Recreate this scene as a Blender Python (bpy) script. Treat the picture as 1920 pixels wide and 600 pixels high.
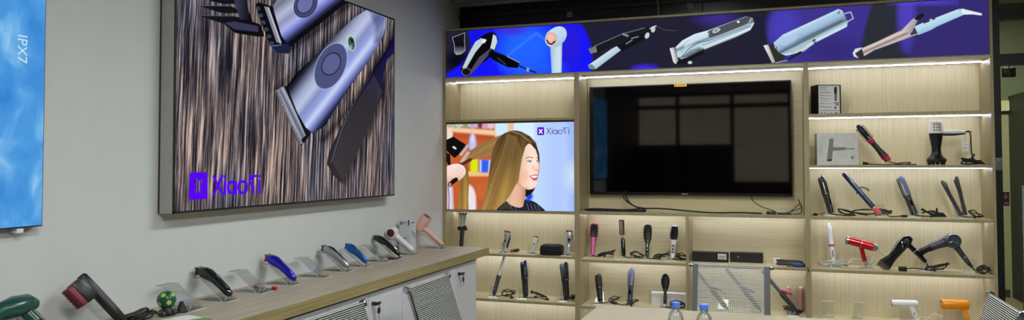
import bpy, bmesh, math, random
import numpy as np
from mathutils import Matrix, Vector
random.seed(7)
PI = math.pi
scene = bpy.context.scene
COL = scene.collection
for o in list(bpy.data.objects): bpy.data.objects.remove(o)

# ------------------------------------------------------------------ camera, world, exposure
cam_d = bpy.data.cameras.new('camera'); cam = bpy.data.objects.new('camera', cam_d); COL.objects.link(cam)
YAW, PIT, ROL = 0.3351, 0.0316, -0.0022
fw = Vector((-math.sin(YAW)*math.cos(PIT), math.cos(YAW)*math.cos(PIT), math.sin(PIT)))
rt = Vector((math.cos(YAW), math.sin(YAW), 0)); up = rt.cross(fw)
r2 = rt*math.cos(ROL)+up*math.sin(ROL); u2 = -rt*math.sin(ROL)+up*math.cos(ROL)
R = Matrix((r2, u2, -fw)).transposed()
cam.matrix_world = Matrix.Translation((2.4624, -5.4254, 1.5)) @ R.to_4x4()
cam_d.sensor_fit = 'HORIZONTAL'; cam_d.sensor_width = 36.0
cam_d.lens = 1425.54/1920*36.0
cam_d.shift_y = -(300-262.94)/1920
cam_d.clip_start = 0.05
scene.camera = cam
scene.view_settings.view_transform = 'Standard'; scene.view_settings.look = 'None'
scene.view_settings.exposure = 0.0; scene.view_settings.gamma = 1.0
scene.view_settings.use_curve_mapping = False
scene.cycles.use_denoising = True
scene.cycles.max_bounces = 10; scene.cycles.transparent_max_bounces = 24
scene.cycles.sample_clamp_indirect = 6.0
scene.cycles.caustics_reflective = False; scene.cycles.caustics_refractive = False
world = bpy.data.worlds.new('world'); scene.world = world; world.use_nodes = True
world.node_tree.nodes['Background'].inputs[0].default_value = (0.75, 0.85, 1.0, 1)
world.node_tree.nodes['Background'].inputs[1].default_value = 0.02
CEIL_E = 41.0     # ceiling lamp diffusers
STRIP_E = 54.0    # led strips in the shelving
BLIND_E = 0.95    # daylight on the window blinds behind the camera

# ------------------------------------------------------------------ materials
def lin(c):
    return tuple((x/255/12.92) if x/255 <= 0.04045 else ((x/255+0.055)/1.055)**2.4 for x in c)
def l4(c): return lin(c)+(1.0,)
MATS = {}
def nodes(name):
    m = bpy.data.materials.new(name); m.use_nodes = True
    nt = m.node_tree; return m, nt, nt.nodes['Principled BSDF']
def mat(name, c, rough=0.5, metal=0.0, var=0.06, scale=25.0, coat=0.0, spec=0.5):
    if name in MATS: return MATS[name]
    m, nt, b = nodes(name)
    tc = nt.nodes.new('ShaderNodeTexCoord'); nz = nt.nodes.new('ShaderNodeTexNoise')
    nz.inputs['Scale'].default_value = scale; nz.inputs['Detail'].default_value = 4
    nt.links.new(tc.outputs['Object'], nz.inputs['Vector'])
    rp = nt.nodes.new('ShaderNodeValToRGB'); L = lin(c)
    rp.color_ramp.elements[0].position = 0.3; rp.color_ramp.elements[1].position = 0.7
    rp.color_ramp.elements[0].color = tuple(x*(1-var) for x in L)+(1,)
    rp.color_ramp.elements[1].color = tuple(min(1, x*(1+var)) for x in L)+(1,)
    nt.links.new(nz.outputs['Fac'], rp.inputs['Fac']); nt.links.new(rp.outputs['Color'], b.inputs['Base Color'])
    b.inputs['Roughness'].default_value = rough; b.inputs['Metallic'].default_value = metal
    b.inputs['Coat Weight'].default_value = coat; b.inputs['Specular IOR Level'].default_value = spec
    MATS[name] = m; return m
def wood(name, c0, c1, stretch, rough=0.45):
    if name in MATS: return MATS[name]
    m, nt, b = nodes(name)
    tc = nt.nodes.new('ShaderNodeTexCoord'); mp = nt.nodes.new('ShaderNodeMapping')
    mp.inputs['Scale'].default_value = stretch
    nt.links.new(tc.outputs['Object'], mp.inputs['Vector'])
    n1 = nt.nodes.new('ShaderNodeTexNoise'); n1.inputs['Scale'].default_value = 1.0; n1.inputs['Detail'].default_value = 7
    n1.inputs['Roughness'].default_value = 0.65
    nt.links.new(mp.outputs['Vector'], n1.inputs['Vector'])
    rp = nt.nodes.new('ShaderNodeValToRGB')
    rp.color_ramp.elements[0].position = 0.33; rp.color_ramp.elements[0].color = l4(c0)
    rp.color_ramp.elements[1].position = 0.62; rp.color_ramp.elements[1].color = l4(c1)
    nt.links.new(n1.outputs['Fac'], rp.inputs['Fac']); nt.links.new(rp.outputs['Color'], b.inputs['Base Color'])
    b.inputs['Roughness'].default_value = rough
    MATS[name] = m; return m
def emis(name, c, strength, sample='AUTO'):
    if name in MATS: return MATS[name]
    m = bpy.data.materials.new(name); m.use_nodes = True; nt = m.node_tree
    nt.nodes.remove(nt.nodes['Principled BSDF']); e = nt.nodes.new('ShaderNodeEmission')
    e.inputs[0].default_value = l4(c); e.inputs[1].default_value = strength
    nt.links.new(e.outputs[0], nt.nodes['Material Output'].inputs[0])
    m.cycles.emission_sampling = sample
    MATS[name] = m; return m
def clear(name, tint=(250, 252, 252), gloss_rough=0.03, base=0.05, ior=1.49, glow=0.0, rim=0.55, milk=0.03):
    """thin clear plastic or glass: see-through, with a fresnel gloss and faintly milky body"""
    if name in MATS: return MATS[name]
    m = bpy.data.materials.new(name); m.use_nodes = True; nt = m.node_tree
    nt.nodes.remove(nt.nodes['Principled BSDF'])
    tr = nt.nodes.new('ShaderNodeBsdfTransparent'); tr.inputs[0].default_value = l4(tint)
    gl = nt.nodes.new('ShaderNodeBsdfGlossy'); gl.inputs['Roughness'].default_value = gloss_rough
    df = nt.nodes.new('ShaderNodeBsdfDiffuse'); df.inputs[0].default_value = (0.8, 0.82, 0.82, 1)
    fr = nt.nodes.new('ShaderNodeFresnel'); fr.inputs[0].default_value = ior
    mul = nt.nodes.new('ShaderNodeMath'); mul.operation = 'MULTIPLY_ADD'
    mul.inputs[1].default_value = rim; mul.inputs[2].default_value = base
    nt.links.new(fr.outputs[0], mul.inputs[0])
    mx = nt.nodes.new('ShaderNodeMixShader'); mx2 = nt.nodes.new('ShaderNodeMixShader')
    mx2.inputs[0].default_value = milk
    nt.links.new(tr.outputs[0], mx2.inputs[1]); nt.links.new(df.outputs[0], mx2.inputs[2])
    nt.links.new(mul.outputs[0], mx.inputs[0]); nt.links.new(mx2.outputs[0], mx.inputs[1]); nt.links.new(gl.outputs[0], mx.inputs[2])
    nt.links.new(mx.outputs[0], nt.nodes['Material Output'].inputs[0])
    MATS[name] = m; return m

W_VERT = wood('ash_laminate_vertical', (190, 177, 141), (204, 192, 157), (110, 110, 2.0))
W_HORI = wood('ash_laminate_horizontal', (188, 175, 138), (204, 192, 156), (2.0, 60, 110))
W_EDGE = wood('ash_edge_shaded', (146, 132, 98), (164, 150, 114), (60, 60, 3.0))  # darker than the laminate: shade of the unlit fronts is in the colour
W_TOP = wood('oak_worktop', (150, 138, 120), (178, 168, 150), (55, 1.6, 40))
W_TOPE = wood('oak_worktop_edge', (128, 114, 72), (164, 150, 104), (60, 2.2, 120))
W_TABLE = wood('oak_table_top', (148, 138, 114), (176, 166, 142), (2.0, 45, 60), 0.35)
WALL = mat('painted_wall', (205, 208, 207), 0.85, var=0.015, scale=9)
CEILM = mat('ceiling_paint', (190, 190, 186), 0.9, var=0.03, scale=12)
FLOORM = mat('grey_carpet', (92, 90, 86), 0.95, var=0.15, scale=60)
BLACK = mat('black_plastic', (16, 16, 18), 0.38)
BLACKG = mat('black_gloss', (10, 10, 12), 0.12, coat=0.6)
DARKG = mat('dark_grey_plastic', (46, 47, 52), 0.4)
GREY = mat('grey_plastic', (92, 94, 104), 0.35)
LIGHTG = mat('light_grey_plastic', (165, 167, 170), 0.35)
WHITE = mat('white_plastic', (228, 229, 230), 0.3)
CABW = mat('white_cabinet', (206, 208, 212), 0.42, var=0.02)
CHROME = mat('chrome', (205, 206, 210), 0.14, metal=1.0, var=0.02)
SILVER = mat('silver_paint', (176, 178, 184), 0.28, metal=0.75)
ACRYL = clear('clear_acrylic', milk=0.035, rim=0.4, base=0.025)
ACEDGE = clear('acrylic_edge', milk=0.75, rim=0.8, base=0.10, gloss_rough=0.15)
RUBBER = mat('black_rubber', (14, 14, 15), 0.6)

# ------------------------------------------------------------------ mesh helpers
class MB:
    def __init__(self): self.v = []; self.f = []
    def add(self, v, f):
        n = len(self.v); self.v += [tuple(p) for p in v]; self.f += [tuple(i+n for i in q) for q in f]; return self
    def box(self, x0, x1, y0, y1, z0, z1):
        return self.add([(x0,y0,z0),(x1,y0,z0),(x1,y1,z0),(x0,y1,z0),(x0,y0,z1),(x1,y0,z1),(x1,y1,z1),(x0,y1,z1)],
                        [(0,3,2,1),(4,5,6,7),(0,1,5,4),(1,2,6,5),(2,3,7,6),(3,0,4,7)])
    def rbox(self, x0, x1, y0, y1, z0, z1, b=0.003, seg=2):
        bm = bmesh.new(); t = MB().box(x0,x1,y0,y1,z0,z1)
        vs = [bm.verts.new(p) for p in t.v]; [bm.faces.new([vs[i] for i in q]) for q in t.f]
        b = min(b, 0.49*min(x1-x0, y1-y0, z1-z0))
        bmesh.ops.bevel(bm, geom=bm.edges[:], offset=b, segments=seg, affect='EDGES', profile=0.5)
        bm.verts.index_update()
        self.add([v.co[:] for v in bm.verts], [[v.index for v in f.verts] for f in bm.faces]); bm.free(); return self
    def rings(self, rs, caps=True, closed=False):
        n = len(rs[0]); v = [p for r in rs for p in r]; f = []
        m = len(rs)
        for k in range(m if closed else m-1):
            a, b = k*n, ((k+1) % m)*n
            for i in range(n): j = (i+1) % n; f.append((a+i, a+j, b+j, b+i))
        if caps and not closed: f.append(tuple(range(n-1, -1, -1))); f.append(tuple((m-1)*n+i for i in range(n)))
        return self.add(v, f)
    def sweep(self, pts, sizes, front=(0,-1,0), n=16, e=2.0, round_ends=False):
        """tube with elliptical or rounded-square sections: sizes = half width across, half depth towards front"""
        P = [Vector(p) for p in pts]; S = [(s, s) if not isinstance(s, (tuple, list)) else s for s in sizes]
        if round_ends:
            def cap(p, q, s):
                d = (p-q).normalized(); r = min(s); return [(p+d*r*0.62*k, (s[0]*g, s[1]*g)) for k, g in ((0.55, .86), (0.9, .5), (1.0, .12))]
            a = cap(P[0], P[1], S[0])[::-1]; b = cap(P[-1], P[-2], S[-1])
            P = [x[0] for x in a]+P+[x[0] for x in b]; S = [x[1] for x in a]+S+[x[1] for x in b]
        F0 = Vector(front); rs = []
        for k, p in enumerate(P):
            T = (P[min(k+1, len(P)-1)]-P[max(k-1, 0)]).normalized()
            if abs(T.dot(F0)) > 0.97: F0 = Vector((0.3, 0.2, 1)) if abs(T.z) < 0.9 else Vector((1, 0.2, 0))
            X = T.cross(F0).normalized(); Fr = X.cross(T).normalized(); w, d = S[k]; r = []
            for i in range(n):
                a = 2*PI*i/n; c, s = math.cos(a), math.sin(a)
                c = math.copysign(abs(c)**(2/e), c); s = math.copysign(abs(s)**(2/e), s)
                r.append(p+X*w*c+Fr*d*s)
            rs.append(r)
        return self.rings(rs)
    def tube(self, pts, r, n=8):
        return self.sweep(pts, [r]*len(pts), front=(0.13, 0.21, 0.97), n=n)
    def lathe(self, p0, p1, prof, n=24):
        """prof = (fraction along p0-p1, radius)"""
        p0 = Vector(p0); p1 = Vector(p1); d = p1-p0; T = d.normalized()
        A = T.orthogonal().normalized(); B = T.cross(A); rs = []
        for t, r in prof:
            r = max(r, 1e-5); rs.append([p0+d*t+(A*math.cos(2*PI*i/n)+B*math.sin(2*PI*i/n))*r for i in range(n)])
        return self.rings(rs)
    def ball(self, c, r, n=20, m=12, sc=(1,1,1)):
        c = Vector(c); rs = []
        for k in range(m+1):
            a = -PI/2+PI*k/m; rr = max(math.cos(a), 1e-4)
            rs.append([c+Vector((rr*math.cos(2*PI*i/n)*sc[0], rr*math.sin(2*PI*i/n)*sc[1], math.sin(a)*sc[2]))*r for i in range(n)])
        return self.rings(rs)
    def prism(self, poly, lo, hi, axis='y'):
        """extrude a 2d outline: axis y -> poly is (x,z); z -> (x,y); x -> (y,z)"""
        g = {'y': lambda a, b, t: (a, t, b), 'z': lambda a, b, t: (a, b, t), 'x': lambda a, b, t: (t, a, b)}[axis]
        return self.rings([[g(a, b, lo) for a, b in poly], [g(a, b, hi) for a, b in poly]])
    def xf(self, M):
        self.v = [tuple(M @ Vector(p)) for p in self.v]; return self
MW = {}
def obj(name, mb, m, parent=None, smooth=40, world=False):
    """link a mesh; with a parent the coordinates are local to it unless world=True"""
    me = bpy.data.meshes.new(name)
    v = mb.v
    if parent is not None and world:
        I = MW[parent.name].inverted(); v = [tuple(I @ Vector(p)) for p in v]
    me.from_pydata(v, [], mb.f)
    bm = bmesh.new(); bm.from_mesh(me); bmesh.ops.recalc_face_normals(bm, faces=bm.faces[:]); bm.to_mesh(me); bm.free()
    me.materials.append(m)
    if smooth:
        me.polygons.foreach_set('use_smooth', [True]*len(me.polygons)); me.set_sharp_from_angle(angle=math.radians(smooth))
    o = bpy.data.objects.new(name, me); COL.objects.link(o)
    if parent is not None: o.parent = parent
    MW[o.name] = MW.get(parent.name, Matrix.Identity(4)) if parent is not None else Matrix.Identity(4)
    return o
def tag(o, label, cat, group=None, kind=None):
    o['label'] = label; o['category'] = cat
    if group: o['group'] = group
    if kind: o['kind'] = kind
    return o
def thing(name, label, cat, M=None, group=None):
    if M is None: M = Matrix.Identity(4)
    elif not isinstance(M, Matrix): M = Matrix.Translation(M)
    o = bpy.data.objects.new(name, None); COL.objects.link(o); o.empty_display_size = 0.05
    o.matrix_world = M; MW[o.name] = M.copy()
    return tag(o, label, cat, group)
def struct(name, mb, m, smooth=0):
    o = obj(name, mb, m, None, smooth); o['kind'] = 'structure'; return o
def T(x, y, z): return Matrix.Translation((x, y, z))
def Rz(d): return Matrix.Rotation(math.radians(d), 4, 'Z')
def Rx(d): return Matrix.Rotation(math.radians(d), 4, 'X')
def Ry(d): return Matrix.Rotation(math.radians(d), 4, 'Y')
def smooth_path(pts, k=6):
    """catmull-rom through the points"""
    P = [Vector(p) for p in pts]; P = [2*P[0]-P[1]]+P+[2*P[-1]-P[-2]]; out = []
    for i in range(1, len(P)-2):
        a, b, c, d = P[i-1:i+3]
        for j in range(k):
            t = j/k; out.append(0.5*((2*b)+(c-a)*t+(2*a-5*b+4*c-d)*t*t+(3*b-a-3*c+d)*t**3))
    out.append(P[-2]); return out

# ------------------------------------------------------------------ room
ZC = 2.816; WX = 0.0; BY = 0.338
struct('floor', MB().box(-0.3, 7.2, -8.6, 5.2, -0.06, 0), FLOORM)
def ceiling_mat():
    m, nt, b = nodes('ceiling_tiles')
    tc = nt.nodes.new('ShaderNodeTexCoord'); br = nt.nodes.new('ShaderNodeTexBrick')
    br.offset = 0; br.inputs['Scale'].default_value = 1.0
    br.inputs['Brick Width'].default_value = 0.6; br.inputs['Row Height'].default_value = 0.6; br.inputs['Mortar Size'].default_value = 0.008
    br.inputs['Color1'].default_value = l4((186, 186, 182)); br.inputs['Color2'].default_value = l4((178, 178, 175)); br.inputs['Mortar'].default_value = l4((90, 90, 88))
    nt.links.new(tc.outputs['Object'], br.inputs['Vector']); nt.links.new(br.outputs['Color'], b.inputs['Base Color']); b.inputs['Roughness'].default_value = 0.9
    return m
struct('ceiling', MB().box(-0.3, 7.2, -8.6, BY, ZC, ZC+0.06), ceiling_mat())
struct('trim_1', MB().box(0, 3.8, BY-0.03, BY-0.002, ZC-0.022, ZC), mat('ceiling_angle_trim', (150, 150, 146), 0.6))
struct('wall_left', MB().box(WX-0.15, WX, -5.5, BY+0.1, 0, ZC), WALL)
DGLASS = mat('dark_back_glass', (14, 16, 18), 0.22, var=0.1, scale=3)
struct('wall_left_end', MB().box(WX-0.15, WX, -8.6, -5.5, 0, ZC), mat('dark_wall_panel', (18, 18, 20), 0.5))
struct('wall_back', MB().box(WX, 3.8, BY, BY+0.08, 0, ZC), DGLASS)
bb = MB().box(WX, 3.8, BY-0.02, BY, 2.700, 2.728)
for x in (1.0, 1.95, 2.75): bb.box(x, x+0.008, BY-0.012, BY, 2.45, 2.70)
struct('trim_2', bb, mat('black_mullion', (9, 9, 10), 0.5))
# rear wall with blinds, mirrored in the television
struct('wall_rear', MB().box(-0.3, 7.2, -8.6, -8.5, 0, 0.95).box(-0.3, 7.2, -8.6, -8.5, 2.78, ZC), mat('rear_wall_paint', (60, 60, 60), 0.8))
def blind_mat():
    m = bpy.data.materials.new('daylit_roller_blind'); m.use_nodes = True; nt = m.node_tree
    nt.nodes.remove(nt.nodes['Principled BSDF']); e = nt.nodes.new('ShaderNodeEmission')
    tc = nt.nodes.new('ShaderNodeTexCoord'); nz = nt.nodes.new('ShaderNodeTexNoise'); nz.inputs['Scale'].default_value = 2.2
    nt.links.new(tc.outputs['Object'], nz.inputs['Vector'])
    rp = nt.nodes.new('ShaderNodeValToRGB'); rp.color_ramp.elements[0].color = l4((190, 172, 150)); rp.color_ramp.elements[1].color = l4((240, 224, 200))
    nt.links.new(nz.outputs['Fac'], rp.inputs['Fac']); nt.links.new(rp.outputs['Color'], e.inputs[0]); e.inputs[1].default_value = BLIND_E
    nt.links.new(e.outputs[0], nt.nodes['Material Output'].inputs[0]); return m
BLIND = blind_mat()
xs = [-0.10, 0.72, 1.70, 2.69, 3.67, 4.65, 5.63]
WFR = mat('black_window_frame', (10, 10, 11), 0.5)
for k in range(6):
    w = thing('window_%d' % (k+1), 'x', 'window', (0, 0, 0)); del w['label']; del w['category']; w['kind'] = 'structure'
    a, b = xs[k]+0.035, xs[k+1]-0.035; zb = (1.86, 1.86, 1.18, 1.18, 1.5, 1.86)[k]
    obj('window_frame', MB().box(a-0.035, a, -8.56, -8.48, 0.95, 2.78).box(b, b+0.035, -8.56, -8.48, 0.95, 2.78)
        .box(a, b, -8.56, -8.48, 2.52, 2.60).box(a, b, -8.56, -8.48, 0.95, 1.0).box(a, b, -8.56, -8.48, 2.75, 2.78), WFR, w, 0)
    obj('roller_blind', MB().box(a, b, -8.545, -8.54, zb, 2.52), BLIND, w, 0)
    obj('pane', MB().box(a, b, -8.555, -8.55, 1.0, 2.75), mat('dusk_window_glass', (12, 13, 16), 0.1), w, 0)
    obj('transom_blind', MB().box(a, b, -8.545, -8.54, 2.60, 2.75), BLIND, w, 0)
# right-hand glazed partition, corridor behind it
struct('wall_right', MB().box(7.1, 7.2, -8.6, 5.2, 0, ZC), mat('right_wall_paint', (120, 122, 118), 0.85))
PFR = mat('dark_bronze_frame', (24, 23, 20), 0.4)
struct('trim_3', MB().box(3.79, 3.863, 0.36, 0.46, 0, ZC), PFR)
struct('trim_4', MB().box(3.863, 7.1, 0.37, 0.45, 2.45, 2.523).box(3.863, 7.1, 0.37, 0.45, 2.15, 2.222), PFR)
struct('trim_5', MB().box(3.972, 4.03, 0.37, 0.40, 0, 1.353), mat('pale_door_jamb', (165, 170, 170), 0.5))
struct('window_7', MB().box(3.863, 7.1, 0.405, 0.415, 0, ZC), clear('partition_glass', tint=(234, 238, 226), base=0.02, milk=0.01, rim=0.4))
CORR = mat('corridor_paint', (176, 170, 132), 0.85, var=0.05, scale=3)
struct('wall_corridor_end', MB().box(3.8, 5.02, 4.46, 4.56, 0, 2.2), CORR)
struct('wall_corridor_upper', MB().box(3.8, 7.1, 4.46, 4.56, 2.2, 3.3), mat('corridor_upper_paint', (120, 122, 96), 0.85, var=0.08, scale=2))
struct('wall_corridor_side', MB().box(4.925, 5.0, 0.9, 4.46, 0, 2.25), mat('dark_green_panel', (36, 42, 28), 0.6, var=0.1, scale=2))
struct('baseboard_corridor', MB().box(3.8, 4.9, 4.44, 4.46, 0, 0.09), mat('corridor_baseboard', (50, 50, 40), 0.6))
struct('trim_6', MB().box(3.8, 4.92, 4.40, 4.46, 2.085, 2.20), mat('pale_corridor_beam', (226, 216, 176), 0.7))
struct('ceiling_corridor', MB().box(3.8, 7.1, BY, 5.2, 3.3, 3.36), CEILM)
struct('floor_corridor', MB().box(3.8, 7.1, 0.5, 4.46, 0.0, 0.004), mat('corridor_floor', (150, 138, 96), 0.4))
def ceiling_light(x, y, z, sx, sy, e, label):
    t = thing('ceiling_light', label, 'ceiling light', (x, y, z))
    obj('frame', MB().box(-sx/2-0.02, sx/2+0.02, -sy/2-0.02, -sy/2, -0.03, 0).box(-sx/2-0.02, sx/2+0.02, sy/2, sy/2+0.02, -0.03, 0)
        .box(-sx/2-0.02, -sx/2, -sy/2, sy/2, -0.03, 0).box(sx/2, sx/2+0.02, -sy/2, sy/2, -0.03, 0), WHITE, t, 0)
    obj('diffuser', MB().box(-sx/2, sx/2, -sy/2, sy/2, -0.02, -0.012), emis('ceiling_lamp_%s' % e, (246, 250, 246), e), t, 0)
ceiling_light(1.85, -1.9, ZC, 0.3, 1.2, CEIL_E*.85, 'slim ceiling light above the aisle by the oak worktop')
ceiling_light(1.85, -4.5, ZC, 0.3, 1.2, CEIL_E*.85, 'slim ceiling light in the aisle facing the blue water picture')
ceiling_light(3.6, -2.6, ZC, 0.3, 1.2, CEIL_E, 'added fill light above the far side of the table')  # unseen lamp, added to raise the ambient light on the shelf fronts
ceiling_light(3.6, -4.9, ZC, 0.3, 1.2, CEIL_E, 'added fill light above the near end of the table')  # second unseen lamp, added as fill from the table side
ceiling_light(4.35, 2.6, 3.3, 0.3, 0.9, 120.0, 'slim ceiling light in the corridor behind the glass')

# ------------------------------------------------------------------ printed, backlit pictures (painted per vertex)
class Art:
    """colour field over a flat print; shapes are given in image pixels, H projects the panel into the camera image"""
    def __init__(self, W, Hh, nx, nz, H):
        a = np.linspace(0, W, nx); b = np.linspace(0, Hh, nz); A, B = np.meshgrid(a, b)
        self.A, self.B, self.nx, self.nz = A.ravel(), B.ravel(), nx, nz
        H = np.array(H); q = H @ np.vstack([self.A, self.B, np.ones_like(self.A)])  # H takes panel metres to image pixels; outlines are traced from the image
        self.U, self.V = q[0]/q[2], q[1]/q[2]
        self.c = np.zeros((len(self.U), 3)); self.al = np.zeros(len(self.U)); self.s, self.o = 1.0, (0.0, 0.0)
    def z(self, x0, y0, s): self.o, self.s = (x0, y0), s
    def t(self, p): return (self.o[0]+p[0]/self.s, self.o[1]+p[1]/self.s)
    def _sel(self, pts, pad):
        x0, x1 = min(p[0] for p in pts)-pad, max(p[0] for p in pts)+pad; y0, y1 = min(p[1] for p in pts)-pad, max(p[1] for p in pts)+pad
        return np.nonzero((self.U > x0) & (self.U < x1) & (self.V > y0) & (self.V < y1))[0]
    def _put(self, ix, cov, col, alpha=1.0):
        cov = np.clip(cov, 0, 1)*alpha
        if callable(col): C = col(self.U[ix], self.V[ix])
        elif col[0] == 'ramp':
            p, q = self.t(col[1]), self.t(col[2]); d = np.array(q)-np.array(p)
            tt = ((self.U[ix]-p[0])*d[0]+(self.V[ix]-p[1])*d[1])/(d@d); ks = [k[0] for k in col[3]]
            C = np.stack([np.interp(tt, ks, [lin(k[1])[j] for k in col[3]]) for j in range(3)], 1)
        else: C = np.array(lin(col))[None, :]
        self.c[ix] = self.c[ix]*(1-cov[:, None])+C*cov[:, None]
        self.al[ix] = 1-(1-self.al[ix])*(1-cov)
    def poly(self, pts, col, soft=0.9, alpha=1.0):
        P = [self.t(p) for p in pts]; ix = self._sel(P, soft+1)
        if not len(ix): return
        x, y = self.U[ix], self.V[ix]; d = np.full(len(ix), 1e9); ins = np.zeros(len(ix), bool)
        for i in range(len(P)):
            (ax, ay), (bx, by) = P[i], P[i-1]; ex, ey = bx-ax, by-ay; L = ex*ex+ey*ey+1e-12
            t = np.clip(((x-ax)*ex+(y-ay)*ey)/L, 0, 1); d = np.minimum(d, (x-ax-ex*t)**2+(y-ay-ey*t)**2)
            cr = ((ay > y) != (by > y)) & (x < (bx-ax)*(y-ay)/(by-ay+1e-12)+ax); ins ^= cr
        sd = np.sqrt(d)*np.where(ins, -1, 1); self._put(ix, 0.5-sd/soft, col, alpha)
    def smooth(self, pts, col, soft=0.9, alpha=1.0):
        P = [Vector((p[0], p[1], 0)) for p in pts]; n = len(P); out = []
        for i in range(n):
            a, b, c, d = P[i-1], P[i], P[(i+1) % n], P[(i+2) % n]
            for j in range(4):
                t = j/4; q = 0.5*((2*b)+(c-a)*t+(2*a-5*b+4*c-d)*t*t+(3*b-a-3*c+d)*t**3); out.append((q.x, q.y))
        self.poly(out, col, soft, alpha)
    def stroke(self, pts, w, col, soft=0.9, alpha=1.0):
        """w is the width in image pixels"""
        P = [self.t(p) for p in pts]; ix = self._sel(P, w+soft+1)
        if not len(ix): return
        x, y = self.U[ix], self.V[ix]; d = np.full(len(ix), 1e9)
        for (ax, ay), (bx, by) in zip(P[:-1], P[1:]):
            ex, ey = bx-ax, by-ay; L = ex*ex+ey*ey+1e-12; t = np.clip(((x-ax)*ex+(y-ay)*ey)/L, 0, 1)
            d = np.minimum(d, (x-ax-ex*t)**2+(y-ay-ey*t)**2)
        self._put(ix, 0.5-(np.sqrt(d)-w/2)/soft, col, alpha)
    def ell(self, c, rx, ry, col, ang=0.0, soft=0.9, alpha=1.0, ring=None):
        c = self.t(c); rx, ry = rx/self.s, ry/self.s; m = max(rx, ry)+soft+1
        ix = self._sel([(c[0]-m, c[1]-m), (c[0]+m, c[1]+m)], 0)
        if not len(ix): return
        a = math.radians(ang); x, y = self.U[ix]-c[0], self.V[ix]-c[1]
        p, q = x*math.cos(a)+y*math.sin(a), -x*math.sin(a)+y*math.cos(a)
        r = np.sqrt((p/rx)**2+(q/ry)**2)+1e-9; sd = (r-1)*np.minimum(rx, ry)
        if ring: sd = np.abs(sd)-ring/2
        self._put(ix, 0.5-sd/soft, col, alpha)
    def build(self, name, place, m, parent):
        """place(A,B) -> (N,3) world positions"""
        me = bpy.data.meshes.new(name); nx, nz = self.nx, self.nz; n = nx*nz
        me.vertices.add(n); me.vertices.foreach_set('co', place(self.A, self.B).astype(np.float32).ravel())
        i = np.arange(n).reshape(nz, nx); q = np.stack([i[:-1, :-1], i[:-1, 1:], i[1:, 1:], i[1:, :-1]], -1).reshape(-1, 4)
        nf = len(q); me.loops.add(nf*4); me.loops.foreach_set('vertex_index', q.ravel().astype(np.int32))
        me.polygons.add(nf); me.polygons.foreach_set('loop_start', (np.arange(nf)*4).astype(np.int32)); me.polygons.foreach_set('loop_total', np.full(nf, 4, np.int32))
        me.update(calc_edges=True)
        at = me.color_attributes.new('Col', 'FLOAT_COLOR', 'POINT')
        at.data.foreach_set('color', np.concatenate([np.clip(self.c, 0, 1), self.al[:, None]], 1).astype(np.float32).ravel())
        me.materials.append(m); o = bpy.data.objects.new(name, me); COL.objects.link(o); o.parent = parent; return o
def print_mat(name, strength=1.0):
    m = bpy.data.materials.new(name); m.use_nodes = True; nt = m.node_tree; nt.nodes.remove(nt.nodes['Principled BSDF'])
    at = nt.nodes.new('ShaderNodeAttribute'); at.attribute_name = 'Col'; e = nt.nodes.new('ShaderNodeEmission'); e.inputs[1].default_value = strength
    nt.links.new(at.outputs['Color'], e.inputs[0]); nt.links.new(e.outputs[0], nt.nodes['Material Output'].inputs[0])
    m.cycles.emission_sampling = 'NONE'; return m
def logo_word(a, pts, w, col):
    for kind, *p in pts:
        if kind == 's': a.stroke(p, w, col)
        elif kind == 'o': a.ell(p[0], p[1]*a.s, p[2]*a.s, col, ring=w)
        else: a.ell(p[0], p[1]*a.s, p[1]*a.s, col)

# --- the large clipper picture on the left wall
LX, LY0, LY1, LZ0, LZ1 = 0.0799, -2.8885, -0.9472, 1.2962, 2.4636
box_l = thing('light_box', 'deep lit wall picture of two grey clippers and a comb on dark wood', 'picture', (WX, (LY0+LY1)/2, LZ0))
obj('frame', MB().box(WX+0.010, LX-0.004, LY0, LY1, LZ0, LZ1), mat('light_box_side', (172, 172, 168), 0.5), box_l, 0, True)
obj('back_rail', MB().box(WX, WX+0.010, LY0, LY1, LZ0, LZ1), mat('brown_rail', (70, 52, 40), 0.6), box_l, 0, True)
fr = MB()
for a in ((LY0, LY0+0.009, LZ0, LZ1), (LY1-0.009, LY1, LZ0, LZ1), (LY0, LY1, LZ0, LZ0+0.009), (LY0, LY1, LZ1-0.009, LZ1)): fr.box(LX-0.004, LX+0.002, *a)
obj('edge_trim', fr, mat('black_edge_trim', (16, 16, 18), 0.5), box_l, 0, True)
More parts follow.
